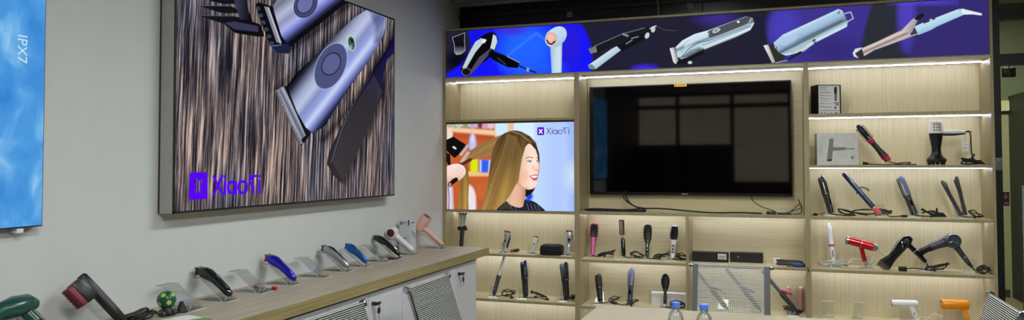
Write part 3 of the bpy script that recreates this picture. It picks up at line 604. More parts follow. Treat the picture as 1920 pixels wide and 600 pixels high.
# --- woman picture
wp = thing('light_box', 'lit picture of a woman having long brown hair blow-dried', 'picture', (0.54, 0, 1.149))
PX0, PZ0, PW, PH = 0.030, 1.152, 1.023, 0.660
obj('frame', MB().box(0.0255, 1.0575, 0.012, 0.09, 1.1495, 1.822), mat('dark_bronze_panel', (74, 68, 54), 0.5), wp, 0, True)
def paint_woman():
    a = Art(PW, PH, 700, 450, [[174.3568030825673, 4.595981355385297, 835.4672232223061], [-17.641332140246025, -239.6339924676069, 392.77874171908024], [-0.05560859171175274, 0.005350973360858695, 1.0]])
    U, V = a.U, a.V
    t = np.clip((U-985)/90, 0, 1)[:, None]; a.c[:] = np.array(lin((196, 222, 252)))*(1-t)+np.array(lin((156, 182, 242)))*t
    a.poly([(1040,225),(1060,225),(1066,400),(1046,400)], (176, 202, 250), 14); a.ell((1070,330), 10, 22, (206, 220, 236), soft=16)
    a.poly([(820,225),(932,225),(930,300),(925,400),(820,400)], (196, 92, 44), 10)
    a.poly([(926,225),(950,225),(948,300),(926,300)], (206, 230, 252), 3); a.poly([(950,225),(962,225),(962,250),(950,250)], (226, 190, 160), 5); a.poly([(962,225),(1000,225),(1000,262),(962,262)], (210, 236, 255), 5)
    a.poly([(836,225),(926,225),(926,241),(836,236)], (214, 196, 190), 5)
    for x, c in ((846,(150,190,160)),(858,(176,206,180)),(871,(120,160,120)),(884,(190,160,214)),(898,(120,60,90)),(908,(226,150,180)),(918,(236,190,206))): a.ell((x,233), 5, 9, c, soft=3)
    a.poly([(836,239),(928,245),(928,255),(836,247)], (240, 200, 160), 4); a.poly([(836,248),(930,256),(930,266),(836,258)], (170, 74, 34), 8, .6)
    a.poly([(872,322),(930,324),(930,331),(872,331)], (236, 186, 146), 4); a.poly([(876,266),(896,266),(898,286),(876,286)], (150, 100, 90), 8, .5)
    a.ell((884,270), 6.5, 17, (192, 192, 232), soft=5); a.ell((884,260), 3, 8, (214, 214, 240), soft=3)
    a.poly([(880,299),(894,299),(894,324),(880,324)], (212, 228, 26), 5); a.poly([(897,300),(918,301),(918,324),(898,324)], (52, 96, 236), 4); a.stroke([(899,302),(899,322)], 3, (200,215,245), 3); a.stroke([(916,302),(915,322)], 3, (206,222,250), 3)
    a.poly([(836,350),(846,352),(848,396),(836,396)], (216, 206, 230), 5); a.smooth([(872,348),(884,352),(890,372),(888,400),(868,400),(868,370)], (232, 222, 228), 5); a.poly([(893,375),(930,372),(930,400),(893,400)], (170,80,50), 8)
    n1 = lambda s: 0.45+0.14*np.sin(s*61+3*np.sin(s*23))+0.16*np.sin(s*151+1.3)+0.12*np.sin(s*289+.7)
    def hair(cx, wd):
        def f(u, v):
            s = (u-cx(v))/wd(v); k = np.clip((v-246)/(392-246), 0, 1)[:, None]; h = n1(s)[:, None]
            base = np.array(lin((48, 34, 22)))*(1-k)+np.array(lin((116, 82, 38)))*k; hi = np.array(lin((124, 98, 60)))*(1-k)+np.array(lin((206, 164, 88)))*k
            glow = np.exp(-((s-0.62)/0.16)**2)[:, None]*np.clip((v-300)/60, 0, 1)[:, None]
            c = base*(1-h**1.6)+hi*h**1.6; return c*(1-.4*glow)+np.array(lin((226, 180, 92)))*.4*glow
        return f
    # cape, neck, face
    a.smooth([(925,400),(938,384),(950,378),(966,388),(978,388),(982,374),(1000,379),(1012,388),(1020,398),(1000,410),(950,410)], (34, 37, 50))
    for x in (955, 962, 986, 993, 1000, 1006): a.stroke([(x,382+abs(x-978)*.1),(x+4,396)], 1.2, (92, 98, 116), 1.2)
    a.ell((990,368), 7, 9, (36, 70, 220), soft=5)
    a.smooth([(1000,276),(1008,286),(1009.5,306),(1007,330),(1000,356),(990,366),(982,366),(984,330)], (30, 22, 18))
    skin = (238, 200, 176)
    a.smooth([(962,345),(974,350),(983,354),(982,372),(977,388),(966,389),(950,380),(956,360)], ('ramp', (955,370), (985,370), [(0,(232,190,160)),(.6,(226,176,146)),(1,(178,120,96))]))
    a.smooth([(972,290),(982,272),(993,268.5),(1003,277),(1006.5,290),(1006.3,299),(1009,308),(1011.6,316),(1007,320.5),(1007.4,325),(1006.3,329),(1006,333.5),(1004.6,338),(1005,345),(1000,353),(988,356),(972,350),(965,340),(967,315)],
             ('ramp', (965,310), (1012,310), [(0,(206,150,118)),(.25,(238,198,170)),(.6,(250,222,204)),(.85,(246,212,196)),(1,(230,182,166))]))
    a.ell((981,330), 8, 9, (236, 170, 150), soft=10, alpha=.5); a.ell((1001,302), 4, 9, (255,236,222), soft=5, alpha=.6)
    a.stroke([(984,297.5),(990,294.8),(997,296.5)], 1.5, (130, 96, 74), 1.2); a.stroke([(1003.5,296.5),(1006.5,295.8)], 1.2, (130, 96, 74), 1.2)
    a.ell((990,303.5), 4.6, 2.0, (226, 220, 216), -4); a.ell((991.5,303.3), 1.9, 1.9, (96, 106, 116)); a.stroke([(985,303.5),(989,301.2),(995,303)], 1.1, (70, 48, 38)); a.ell((1005,302.5), 1.4, 1.5, (110,100,100))
    a.stroke([(1007,308),(1010.3,315.5),(1007.5,319.5),(1002,319)], 1.0, (206, 140, 120), 1.4, .8); a.ell((1003,319), 1.5, .9, (170, 100, 86)); a.ell((998,315), 2.5, 4, (232,178,158), soft=4, alpha=.6)
    a.smooth([(991,331),(998,328.5),(1003,327.5),(1006,328.6),(1006,331),(1005,336),(1001,339.5),(996,337)], (208, 92, 104)); a.smooth([(993,331.5),(1000,330),(1005,330),(1004.5,332.6),(999,334.2)], (250, 244, 240), .8)
    a.stroke([(984,351),(994,355),(1001,352)], 1.2, (206, 150, 126), 2, .7); a.stroke([(969,345),(978,351.5),(986,354.5)], 1.6, (176, 118, 92), 2.4, .8)
    # hair: swept strand, hanging strand, main fall
    a.smooth([(866,305),(874,312),(877,340),(876,370),(875,400),(855,400),(858,365),(861,335)], hair(lambda v: 856+0*v, lambda v: 24+0*v))
    cx2 = lambda v: 930-0*v
    def strand(u, v):
        s = (v-(302-(u-862)*.62))/(14+(u-862)*.32); k = np.clip((u-862)/70, 0, 1)[:, None]; h = n1(s*.8)[:, None]
        return np.array(lin((110, 80, 44)))*(1-h)+np.array(lin((186, 146, 88)))*h
    a.poly([(956,246),(926,258),(902,269),(877,284),(862,302),(866,308),(881,301),(900,296),(919,294),(940,290)], strand)
    main = [(957,245.5),(944,250),(930,262),(922,280),(917,305),(914,332),(908,365),(900,393),(902,400),(926,400),(932,389),(947,377.5),(955,366),(961,354),(970,340),(972.5,323),(976,300),(983,276),(990,268),(1000,272),(1006,280),(1003,268),(992,256),(976,247.5),(966,245)]
    a.poly(main, hair(lambda v: 950-(v-246)*.36, lambda v: 34+(v-246)*.2))
    a.poly([(985,268),(992,264),(1004,274),(1009,290),(1007,296),(1003,282),(994,271.5)], (58, 40, 26)); a.stroke([(958,247),(974,252),(986,262),(994,269)], 1.6, (196, 160, 118), 2, .55)
    for k in range(26):
        x = 918+k*2.0; a.stroke([(948+k*.7,252+k*.2),(x+18-k*.2,300),(x-2-k*.1,345),(x-14,392)], .7, (206,170,104) if k % 2 else (74,50,26), 1.0, .35)
    for k in range(8): a.stroke([(892+k*4,345),(897+k*3,372),(892+k*2,398)], .5, (226,170,110), .8, .5)
    # hair dryer, hand and brush
    a.smooth([(830,236),(842,242),(847,252),(842,262),(830,268)], (236, 214, 202), 2)
    a.poly([(834,263),(848,256.5),(856,262),(874,273),(869,281),(850,297),(840,288),(834,281)], (14, 13, 16)); a.ell((850,277.5), 4.2, 2, (214,216,220), 35); a.poly([(834,286),(842,290),(843,312),(838,310),(834,300)], (20,18,20)); a.stroke([(874,274),(869,281),(862,290)], 4, (226,236,240), 4, .6)
    for k in range(12): a.stroke([(861+k*1.15,303-k*1.7),(866+k*1.15,306-k*1.7)], .8, (240, 238, 236)); 
    a.stroke([(863,309),(880,300)], 6, (96, 30, 42), 2)
    a.smooth([(830,318),(845,309),(858,308),(868,313),(871,324),(866,333),(858,339),(847,335),(838,347),(830,348)], ('ramp', (850,308), (850,345), [(0,(250,226,216)),(.6,(240,206,194)),(1,(206,158,146))]))
    for p in ([(856,312),(868,322)], [(853,318),(866,328)], [(851,325),(862,335)]): a.stroke(p, .9, (206,156,144), 1.2, .8)
    a.stroke([(842,345.5),(853,337)], 7.5, (18, 17, 20)); a.ell((842,346), 2, 2.4, (170,170,175)); a.stroke([(838,350),(840,372),(839,396)], 1.4, (60,36,30))
    # logo
    a.poly([(1005.2,240.5),(1006.6,239),(1016.8,238.8),(1018.2,240.2),(1018.3,252.4),(1017,253.8),(1006.6,254),(1005.2,252.6)], (82, 22, 192)); a.stroke([(1009,243.5),(1014.2,250)], 1.9, (250,250,255)); a.stroke([(1014.4,243.5),(1009.2,250)], 1.9, (250,250,255))
    logo_word(a, [('s',(1023.2,240.6),(1030.4,251.6)), ('s',(1030.2,240.6),(1023.2,251.6)), ('s',(1033.4,244.4),(1033.4,251.6)), ('d',(1033.4,241),.9), ('o',(1039,247.8),3.6,3.6), ('s',(1043,244.2),(1043,251.6)),
                  ('o',(1048.8,247.8),3.7,3.7), ('s',(1061.4,240.2),(1054.4,240.4),(1057.6,243.8)), ('s',(1054.4,244.2),(1058,247.4),(1058,251.6)), ('s',(1064.6,243.6),(1064.6,251.6)), ('d',(1064.6,240.6),.9)], 1.35, (70, 56, 150))
    return a
paint_woman().build('printed_picture', lambda A, B: np.stack([A+PX0-0.54, np.full_like(A, 0.011), B+PZ0-1.149], 1), print_mat('woman_print', 1.05), wp)

# ------------------------------------------------------------------ television and its cables
tx0, tx1, tz0, tz1, ty = 1.1141, 2.5641, 1.2694, 2.089, 0.2385
tv = thing('television', 'large black flat television mounted in the shelving', 'television', ((tx0+tx1)/2, ty, tz0))
obj('frame', MB().rbox(tx0, tx1, ty+0.004, ty+0.03, tz0, tz1, 0.003), mat('tv_bezel', (12, 12, 14), 0.3), tv, 30, True)
obj('screen', MB().box(tx0+0.010, tx1-0.010, ty, ty+0.004, tz0+0.022, tz1-0.010), mat('tv_screen', (3, 3, 4), 0.035, spec=0.6, var=0.0), tv, 0, True)
obj('housing', MB().box(tx0+0.2, tx1-0.2, ty+0.03, DEP, tz0+0.1, tz1-0.15), BLACK, tv, 0, True)
obj('badge', MB().box(1.80, 1.845, ty+0.0025, ty+0.005, tz0+0.007, tz0+0.014), LIGHTG, tv, 0, True)
st = obj('sticker', MB().box(1.755, 1.845, ty-0.0015, ty, tz1-0.022, tz1-0.002), mat('yellow_sticker', (214, 176, 28), 0.5), tv, 0, True)
obj('print', MB().box(1.762, 1.772, ty-0.002, ty-0.0015, tz1-0.018, tz1-0.006).box(1.782, 1.838, ty-0.002, ty-0.0015, tz1-0.014, tz1-0.008), mat('red_print', (150, 60, 30), 0.5), st, 0, True)
def cable(name, pts, r, label, cat='cable', m=RUBBER, extra=None):
    t = obj(name, MB().tube(smooth_path(pts), r, 8), m, None, 60); tag(t, label, cat); return t
z0 = ZH+0.005
cable('power_cable', [(1.40,0.20,1.30),(1.41,0.17,1.25),(1.46,0.13,1.20),(1.56,0.11,1.16),(1.50,0.10,z0),(1.35,0.10,z0),(1.15,0.11,z0),(1.12,0.13,z0+.004),(1.2,0.15,z0),(1.42,0.14,z0+.008),(1.56,0.13,z0+.02),(1.7,0.12,z0+.02),(2.0,0.12,z0),(2.2,0.12,z0+.004),(2.36,0.13,z0)], 0.0055, 'thick black power cable lying along the shelf under the television')
cable('video_cable', [(1.38,0.22,1.29),(1.39,0.19,1.24),(1.47,0.16,1.19),(1.55,0.15,1.175),(1.52,0.15,z0+.003),(1.3,0.13,z0+.010),(1.16,0.12,z0+.012),(1.1,0.16,z0),(1.25,0.17,z0+.002),(1.5,0.18,z0)], 0.005, 'looped black cable hanging from the television onto the shelf')
cable('thin_cable', [(2.285,0.22,1.28),(2.30,0.19,1.24),(2.36,0.15,1.20),(2.44,0.13,1.175),(2.47,0.13,z0),(2.54,0.12,1.17),(2.60,0.13,1.22),(2.615,0.15,1.20),(2.56,0.15,1.175),(2.5,0.14,z0),(2.6,0.16,z0),(2.62,0.2,1.19),(2.60,0.25,1.25)], 0.0028, 'thin black wire curling out of the adapter below the television')
ad = thing('power_adapter', 'small black adapter on the shelf under the television', 'adapter', (2.45, 0.12, ZH))
obj('body', MB().rbox(-0.06, 0.0, -0.02, 0.03, 0.0, 0.022, 0.004), BLACK, ad); obj('body', MB().rbox(0.01, 0.10, -0.015, 0.01, 0.0, 0.014, 0.004), BLACK, ad)
obj('indicator', MB().rbox(-0.04, -0.02, -0.0215, -0.0195, 0.008, 0.013, 0.0005), GREY, ad)

# things around the header
t = tag(obj('sticker', MB().box(0.917, 0.959, BY-0.003, BY-0.001, 2.654, 2.7075), mat('pale_sticker', (120, 124, 122), 0.6), None, 0), 'upright pale sticker on the dark glass above the white dryer picture', 'sticker')
s2 = MB().box(-0.021, 0.021, -0.001, 0.001, -0.026, 0.026).xf(T(1.866, BY-0.003, 2.678) @ Ry(-16))
tag(obj('sticker', s2, MATS['pale_sticker'], None, 0), 'tilted pale sticker on the dark glass above the silver clipper picture', 'sticker')
cable('ceiling_cable', [(1.622,0.31,2.816),(1.627,0.31,2.74),(1.638,0.30,2.65),(1.625,0.26,2.59),(1.56,0.2,ZT+.007),(1.50,0.17,ZT+.022),(1.44,0.14,ZT+.007),(1.40,0.11,ZT+.018),(1.36,0.10,ZT+.007)], 0.006, 'pale cable dropping from the ceiling onto the shelving top', m=mat('pale_cable', (150, 146, 138), 0.5))

# ------------------------------------------------------------------ counter and cabinets along the left wall
CZ = 0.905; CX = 0.508
ct = thing('worktop', 'long oak worktop running along the white wall', 'worktop', (0.25, -2.5, CZ-0.052))
obj('top', MB().box(WX, CX-0.003, -5.2, -0.320, CZ-0.052, CZ), W_TOP, ct, 0, True)
obj('edge_band', MB().box(CX-0.003, CX, -5.2, -0.317, CZ-0.052, CZ).box(WX, CX-0.003, -0.320, -0.317, CZ-0.052, CZ), W_TOPE, ct, 0, True)
def lock(parent, y):
    k = obj('lock', MB().lathe((0.485, y, 0.785), (0.505, y, 0.785), [(0, .010), (0.9, .010), (1, .008)], 16), BLACK, parent, 40, True)
    K = MB().lathe((0.505, y, 0.785), (0.513, y, 0.785), [(0, .004), (1, .004)], 10); K.rbox(0.509, 0.517, y-0.008, y+0.036, 0.777, 0.793, 0.003)
    obj('key', K, BLACK, parent, 40, True)
    q = MB().rbox(0.510, 0.516, y+0.006, y+0.032, 0.732, 0.762, 0.003)
    q.lathe((0.513, y+0.019, 0.762), (0.513, y+0.019, 0.782), [(0, .002), (1, .002)], 8)
    obj('spare_key', q, BLACK, parent, 40, True)
    obj('key_blade', MB().box(0.5118, 0.5142, y+0.0165, y+0.0215, 0.704, 0.732), CHROME, parent, 0, True)
def cabinet(y0, y1, seams, lock_y, label):
    t = thing('base_cabinet', label, 'cabinet', (0.24, (y0+y1)/2, 0), 'white cabinets under the worktop')
    obj('body', MB().box(WX+0.03, 0.450, y0+0.001, y1, 0.08, CZ-0.0525), CABW, t, 0, True)
    obj('plinth', MB().box(WX+0.03, 0.43, y0+0.001, y1, 0, 0.08), mat('dark_plinth', (50, 50, 52), 0.6), t, 0, True)
    obj('shadow_gap', MB().box(0.450, 0.486, y0+0.002, y1-0.001, CZ-0.064, CZ-0.0525), mat('dark_rail', (46, 36, 30), 0.6), t, 0, True)
    ys = [y0]+seams+[y1]
    for a, b in zip(ys[:-1], ys[1:]):
        d = obj('door', MB().rbox(0.465, 0.485, a+0.0018, b-0.0018, 0.085, CZ-0.065, 0.0012, 1), CABW, t, 30, True)
        if lock_y and a <= lock_y < b: lock(t, lock_y)
cabinet(-1.6045, -0.5065, [-0.859], -0.821, 'white cabinet with keys in its narrow end door, near the shelving')
cabinet(-2.351, -1.6045, [-1.9796], -1.940, 'white two-door cabinet with keys, in the middle of the worktop')
cabinet(-3.098, -2.351, [-2.724], None, 'white cabinet without keys beside the small end of the worktop')

# ------------------------------------------------------------------ table, bottles, chairs
tb = thing('conference_table', 'pale oak conference table in front of the shelving', 'table', (2.2, -2.9, 0))
obj('tabletop', MB().rbox(1.557, 2.86, -4.6, -1.43, 0.712, 0.75, 0.002, 1), W_TABLE, tb, 20, True)
for x in (1.68, 2.72):
    for y in (-4.4, -1.62): obj('leg', MB().rbox(x-0.03, x+0.03, y-0.03, y+0.03, 0, 0.712, 0.003), LIGHTG, tb, 30, True)
obj('beam', MB().box(1.71, 2.69, -1.64, -1.60, 0.65, 0.71).box(1.71, 2.69, -4.42, -4.38, 0.65, 0.71).box(2.18, 2.22, -4.38, -1.64, 0.65, 0.71), LIGHTG, tb, 0, True)
PET = clear('bottle_plastic', tint=(244, 248, 250), base=0.05, milk=0.07, gloss_rough=0.06, rim=0.7)
WATER = clear('bottle_water', tint=(238, 244, 246), base=0.03, ior=1.33, milk=0.01)
def bottle(x, y, label):
    t = thing('water_bottle', label, 'bottle', (x, y, 0.75), 'water bottles on the table')
    pr = [(0, .026), (.006, .031)]
    for k in range(9): z = .012+k*.0135; pr += [(z, .0325), (z+.0045, .0325), (z+.0068, .0305), (z+.009, .0305)]
    pr += [(.138, .0325), (.150, .031), (.163, .0295), (.168, .030), (.176, .0265), (.182, .0268), (.190, .022), (.197, .0165), (.203, .0140), (.209, .0135)]
    obj('bottle_body', MB().lathe((0,0,0), (0,0,1), pr, 28), PET, t, 50)
    obj('neck_ring', MB().lathe((0,0,.2055), (0,0,.2085), [(0,.0162),(1,.0162)], 24), PET, t, 40)
    obj('water', MB().lathe((0,0,.003), (0,0,.15), [(0,.024),(.05,.0292),(.9,.0292),(1,.0285)], 24), WATER, t, 40)
    c = MB().lathe((0,0,.209), (0,0,.230), [(0,.0155),(.05,.0158),(.85,.0156),(.95,.0148),(1,.0135)], 32)
    for k in range(30):
        q = 2*PI*k/30; c.tube([(0.0156*math.cos(q), 0.0156*math.sin(q), .2105), (0.0156*math.cos(q), 0.0156*math.sin(q), .2265)], .0006, 5)
    obj('cap', c, mat('blue_cap', (84, 128, 226), 0.35), t, 40)
bottle(2.095, -2.498, 'blue-capped water bottle in front of the white carton')
bottle(2.200, -2.509, 'blue-capped water bottle in front of the mesh chair')

RIB = mat('pale_mesh_rib', (198, 198, 192), 0.45); NETD = mat('dark_mesh_edge', (74, 76, 80), 0.6)
def net_mat():
    m, nt, b = nodes('dark_net'); b.inputs['Base Color'].default_value = l4((24, 24, 26)); b.inputs['Roughness'].default_value = 0.7
    tr = nt.nodes.new('ShaderNodeBsdfTransparent'); mx = nt.nodes.new('ShaderNodeMixShader'); nz = nt.nodes.new('ShaderNodeTexNoise'); nz.inputs['Scale'].default_value = 60
    tc = nt.nodes.new('ShaderNodeTexCoord'); nt.links.new(tc.outputs['Object'], nz.inputs['Vector'])
    mr = nt.nodes.new('ShaderNodeMapRange'); mr.inputs[3].default_value = 0.62; mr.inputs[4].default_value = 0.85; nt.links.new(nz.outputs['Fac'], mr.inputs[0])
    nt.links.new(mr.outputs[0], mx.inputs[0]); nt.links.new(tr.outputs[0], mx.inputs[1]); nt.links.new(b.outputs[0], mx.inputs[2]); nt.links.new(mx.outputs[0], nt.nodes['Material Output'].inputs[0]); return m
NET = net_mat()
def chair(label, M, hw=0.225, pitch=0.0082, rib=0.0021, dense=True):
    t = thing('mesh_chair', label, 'chair', M, 'mesh office chairs around the table')
    prof = smooth_path([(0,.215,.925),(0,.185,.84),(0,.125,.66),(0,.085,.54),(0,.03,.475),(0,-.10,.455),(0,-.30,.455),(0,-.40,.44),(0,-.43,.40)], 14)
    L = [0]
    for a, b in zip(prof[:-1], prof[1:]): L.append(L[-1]+(b-a).length)
    def at(s):
        for k in range(len(L)-1):
            if L[k+1] >= s: u = (s-L[k])/(L[k+1]-L[k]+1e-9); return prof[k].lerp(prof[k+1], u), (prof[k+1]-prof[k]).normalized()
        return prof[-1], (prof[-1]-prof[-2]).normalized()
    for nm, s0, s1 in (('backrest', 0.0, 0.47), ('seat', 0.475, L[-1]-0.01)):
        m = MB(); s = s0
        while s < s1:
            p, d = at(s); nrm = Vector((0, -d.z, d.y)); a, b = d*rib, nrm*0.0022
            m.rings([[Vector((x, 0, 0))+p+a, Vector((x, 0, 0))+p+b, Vector((x, 0, 0))+p-a, Vector((x, 0, 0))+p-b] for x in (-hw, hw)]); s += pitch
        r = obj(nm, m, RIB, t, 0)
        net = MB(); k = 14; pr = [at(s0+(s1-s0)*i/k) for i in range(k+1)]
        if dense: net.rings([[p+Vector((-hw, 0, 0))+Vector((0, -d.z, d.y))*.0004, p+Vector((hw, 0, 0))+Vector((0, -d.z, d.y))*.0004, p+Vector((hw, 0, 0))-Vector((0, -d.z, d.y))*.0004, p+Vector((-hw, 0, 0))-Vector((0, -d.z, d.y))*.0004] for p, d in pr])
        if not dense:
            for i in range(1, 38): net_x = -hw+2*hw*i/38; m2 = net.rings([[p+Vector((net_x+q, 0, 0))+Vector((0, -d.z, d.y))*w for q, w in ((-.0009,-.001),(.0009,-.001),(.0009,.001),(-.0009,.001))] for p, d in pr])
        obj('net', net, NET if dense else mat('grey_thread', (104, 102, 97), 0.6), r, 30)
        for sx in (-1, 1):
            e = MB().rings([[p+Vector((sx*(hw-.026), 0, 0))+Vector((0, -d.z, d.y))*-.0028, p+Vector((sx*(hw+.004), 0, 0))+Vector((0, -d.z, d.y))*-.0028, p+Vector((sx*(hw+.004), 0, 0))+Vector((0, -d.z, d.y))*-.0042, p+Vector((sx*(hw-.026), 0, 0))+Vector((0, -d.z, d.y))*-.0042] for p, d in pr])
            if not dense: obj('edge_band', e, NETD, r, 30)
    for sx in (-1, 1):
        f = obj('side_frame', MB().sweep([p+Vector((sx*(hw-.004), 0.014 if i < 48 else 0.004, -0.006 if i < 48 else -.014)) for i, p in enumerate(prof)], [.0105]*len(prof), n=10), CHROME, t)
    p = prof[0]; ec = .85 if dense else .6
    obj('top_bar', MB().lathe((-hw-.012, p.y+.014, p.z-.008), (hw+.012, p.y+.014, p.z-.008), [(0,.008),(1,.008)], 16), mat('mesh_wrapped_bar', (112, 113, 112), 0.6), t)
    for sx in (-1, 1): obj('end_cap', MB().lathe((sx*(hw+.004), p.y+.010, p.z-.006), (sx*(hw+.026), p.y+.010, p.z-.006), [(0,.017*ec),(.2,.0205*ec),(.75,.0205*ec),(.9,.017*ec),(.91,.009*ec),(1,.009*ec)], 20), CHROME, t)
    q = at(0.30)[0]; obj('cross_bar', MB().lathe((-hw-.012, q.y+.03, q.z), (hw+.012, q.y+.03, q.z), [(0,.009),(1,.009)], 12), CHROME, t)
    obj('seat_bar', MB().lathe((-hw-.012, -.12, .437), (hw+.012, -.12, .437), [(0,.010),(1,.010)], 12).rbox(-.10, .10, -.20, .02, .40, .428, .006), DARKG, t)
    obj('column', MB().lathe((0,-.09,.10), (0,-.09,.41), [(0,.028),(.5,.028),(.52,.016),(1,.016)], 16), CHROME, t)
    for k in range(5):
        a = 2*PI*k/5+.3; c, s = math.cos(a), math.sin(a); e = Vector((.28*c, -.09+.28*s, .075))
        l = obj('base_arm', MB().sweep([(0.02*c, -.09+.02*s, .115), tuple(e)], [(.022,.016),(.013,.010)], front=(0,0,1), n=12, e=3), CHROME, t)
        obj('caster', MB().lathe(e+Vector((-s*.02, c*.02, -.045)), e+Vector((s*.02, -c*.02, -.045)), [(0,.026),(.1,.03),(.9,.03),(1,.026)], 16), BLACK, l)
chair('mesh chair with a round chrome cap, backed against the white cabinets', T(1.06, -2.01, 0) @ Rz(90), 0.218)
chair('mesh chair half below the picture beside the worktop middle', T(1.045, -2.84, 0) @ Rz(90), 0.218)
chair('mesh chair seen straight on between table and television', T(2.208, -1.15, 0), 0.205, pitch=0.0092, rib=0.0024, dense=False)
chair('mesh chair tilted beside the orange hair dryer', T(3.118, -1.787, 0) @ Rz(-90), 0.222)

# ------------------------------------------------------------------ display stands
def shelf_stand_mb(w=0.036):
    p = [(-.058, 0), (.03, 0), (.03, .006), (.0045, .006), (.0290, .079), (.0250, .080), (-.001, .006), (-.058, .006)]
    m = MB().rings([[(x, a, b) for a, b in p] for x in (-w, w)])
    for sx in (-.014, .014): m.rbox(sx-.003, sx+.003, -.010, -.006, .006, .0125, .001, 1)
    return m
def notch_stand_mb():
    """bare stand: leaning plate with a rounded notch and a rolled top lip"""
    m = MB(); m.box(-.036, .036, -.058, .03, 0, .004)
    out = [(-.034, 0), (-.010, 0), (-.010, .022)]+[(-.012+.016*math.cos(a)+.012, .022+.014*math.sin(a)) for a in np.linspace(PI*.9, 0.1, 8)]+[(.016, .018), (.034, .018), (.034, .098), (-.034, .098)]
    pl = MB().prism(out, -.002, .002); pl.xf(T(0, .004, .004) @ Rx(-18)); m.add(pl.v, pl.f)
    lip = MB().sweep([(-.036, 0, 0), (.036, 0, 0)], [.0035, .0035], n=10); lip.xf(T(0, .0345, .0985)); m.add(lip.v, lip.f)
    return m
def counter_stand_mb(w=0.045):
    p = [(-.075, 0), (.085, 0), (.085, .0035), (-.045, .0035), (.072, .0935), (.108, .0935), (.108, .097), (.0705, .097), (-.052, .0035), (-.075, .0035)]
    m = MB().rings([[(x, a, b) for a, b in p] for x in (-w, w)])
    for sx in (-.018, .018): m.lathe((sx, -.043, .004), (sx, -.049, .016), [(0,.003),(1,.003)], 8)
    return m
PROTO = {}
def stand(kind, M, label, group):
    if kind not in PROTO:
        o = obj('display_stand', {'shelf': shelf_stand_mb, 'notch': notch_stand_mb, 'counter': counter_stand_mb}[kind](), ACRYL, None, 30); PROTO[kind] = o
        o.data.materials.append(ACEDGE)
        for p in o.data.polygons:
            if (kind != 'notch' and len(p.vertices) > 6) or len(p.vertices) == 4 and min((o.data.vertices[p.vertices[i]].co-o.data.vertices[p.vertices[i-1]].co).length for i in range(len(p.vertices))) < .0075: p.material_index = 1
    else:
        o = PROTO[kind].copy(); COL.objects.link(o)
    o.matrix_world = M; tag(o, label, 'display stand', group); return o
GS = 'acrylic display stands on the shelves'; GC = 'acrylic display stands on the worktop'

# ------------------------------------------------------------------ cords
def coil(cx, cy, w, d, h, turns, seed, z0, r):
    rnd = random.Random(seed); pts = []
    n = int(turns*7)
    for k in range(n):
        a = 2*PI*k/7+rnd.uniform(-.15, .15); f = rnd.uniform(.8, 1.2)
        pts.append((cx+w*f*math.cos(a), cy+d*f*math.sin(a), z0+r+h*abs(math.sin(a*.5+seed))*rnd.uniform(.3, 1)))
    return pts
def cord(parent, start, cx, cy, w, d, z, seed, r=0.0032, turns=3.0, h=0.052, plug=None, m=None, tie=True):
    """a cord from the tool's tail, bundled in loops lying on the shelf, ending in a plug"""
    m = m or RUBBER
    pts = [start, ((start[0]*.5+cx*.5), (start[1]*.5+cy*.5), max(z+r+.004, start[2]*.4+z*.6))]+coil(cx, cy, w, d, h, turns, seed, z, r)
    if plug: pts.append((plug[0]*.6+cx*.4, plug[1]*.6+cy*.4, z+r)); pts.append((plug[0], plug[1], z+.008))
    mb = MB().tube(smooth_path(pts, 4), r, 7)
    o = obj('cord', mb, m, parent, 60, True)
    if tie: obj('cord_tie', MB().rbox(cx-w*.25, cx-w*.25+.008, cy-d*.9, cy+d*.3, z+.0005, z+max(h*.35, .010), .002), m, parent, 30, True)
    if plug:
        dx, dy = plug[0]-cx, plug[1]-cy; L = math.hypot(dx, dy)+1e-6; dx, dy = dx/L, dy/L
        p = MB().sweep([(plug[0], plug[1], z+.009), (plug[0]+dx*.012, plug[1]+dy*.012, z+.009), (plug[0]+dx*.036, plug[1]+dy*.036, z+.010)], [(.005,.005), (.010,.008), (.012,.008)], front=(0,0,1), n=12, e=3)
        g = obj('plug', p, m, parent, 40, True)
    return o

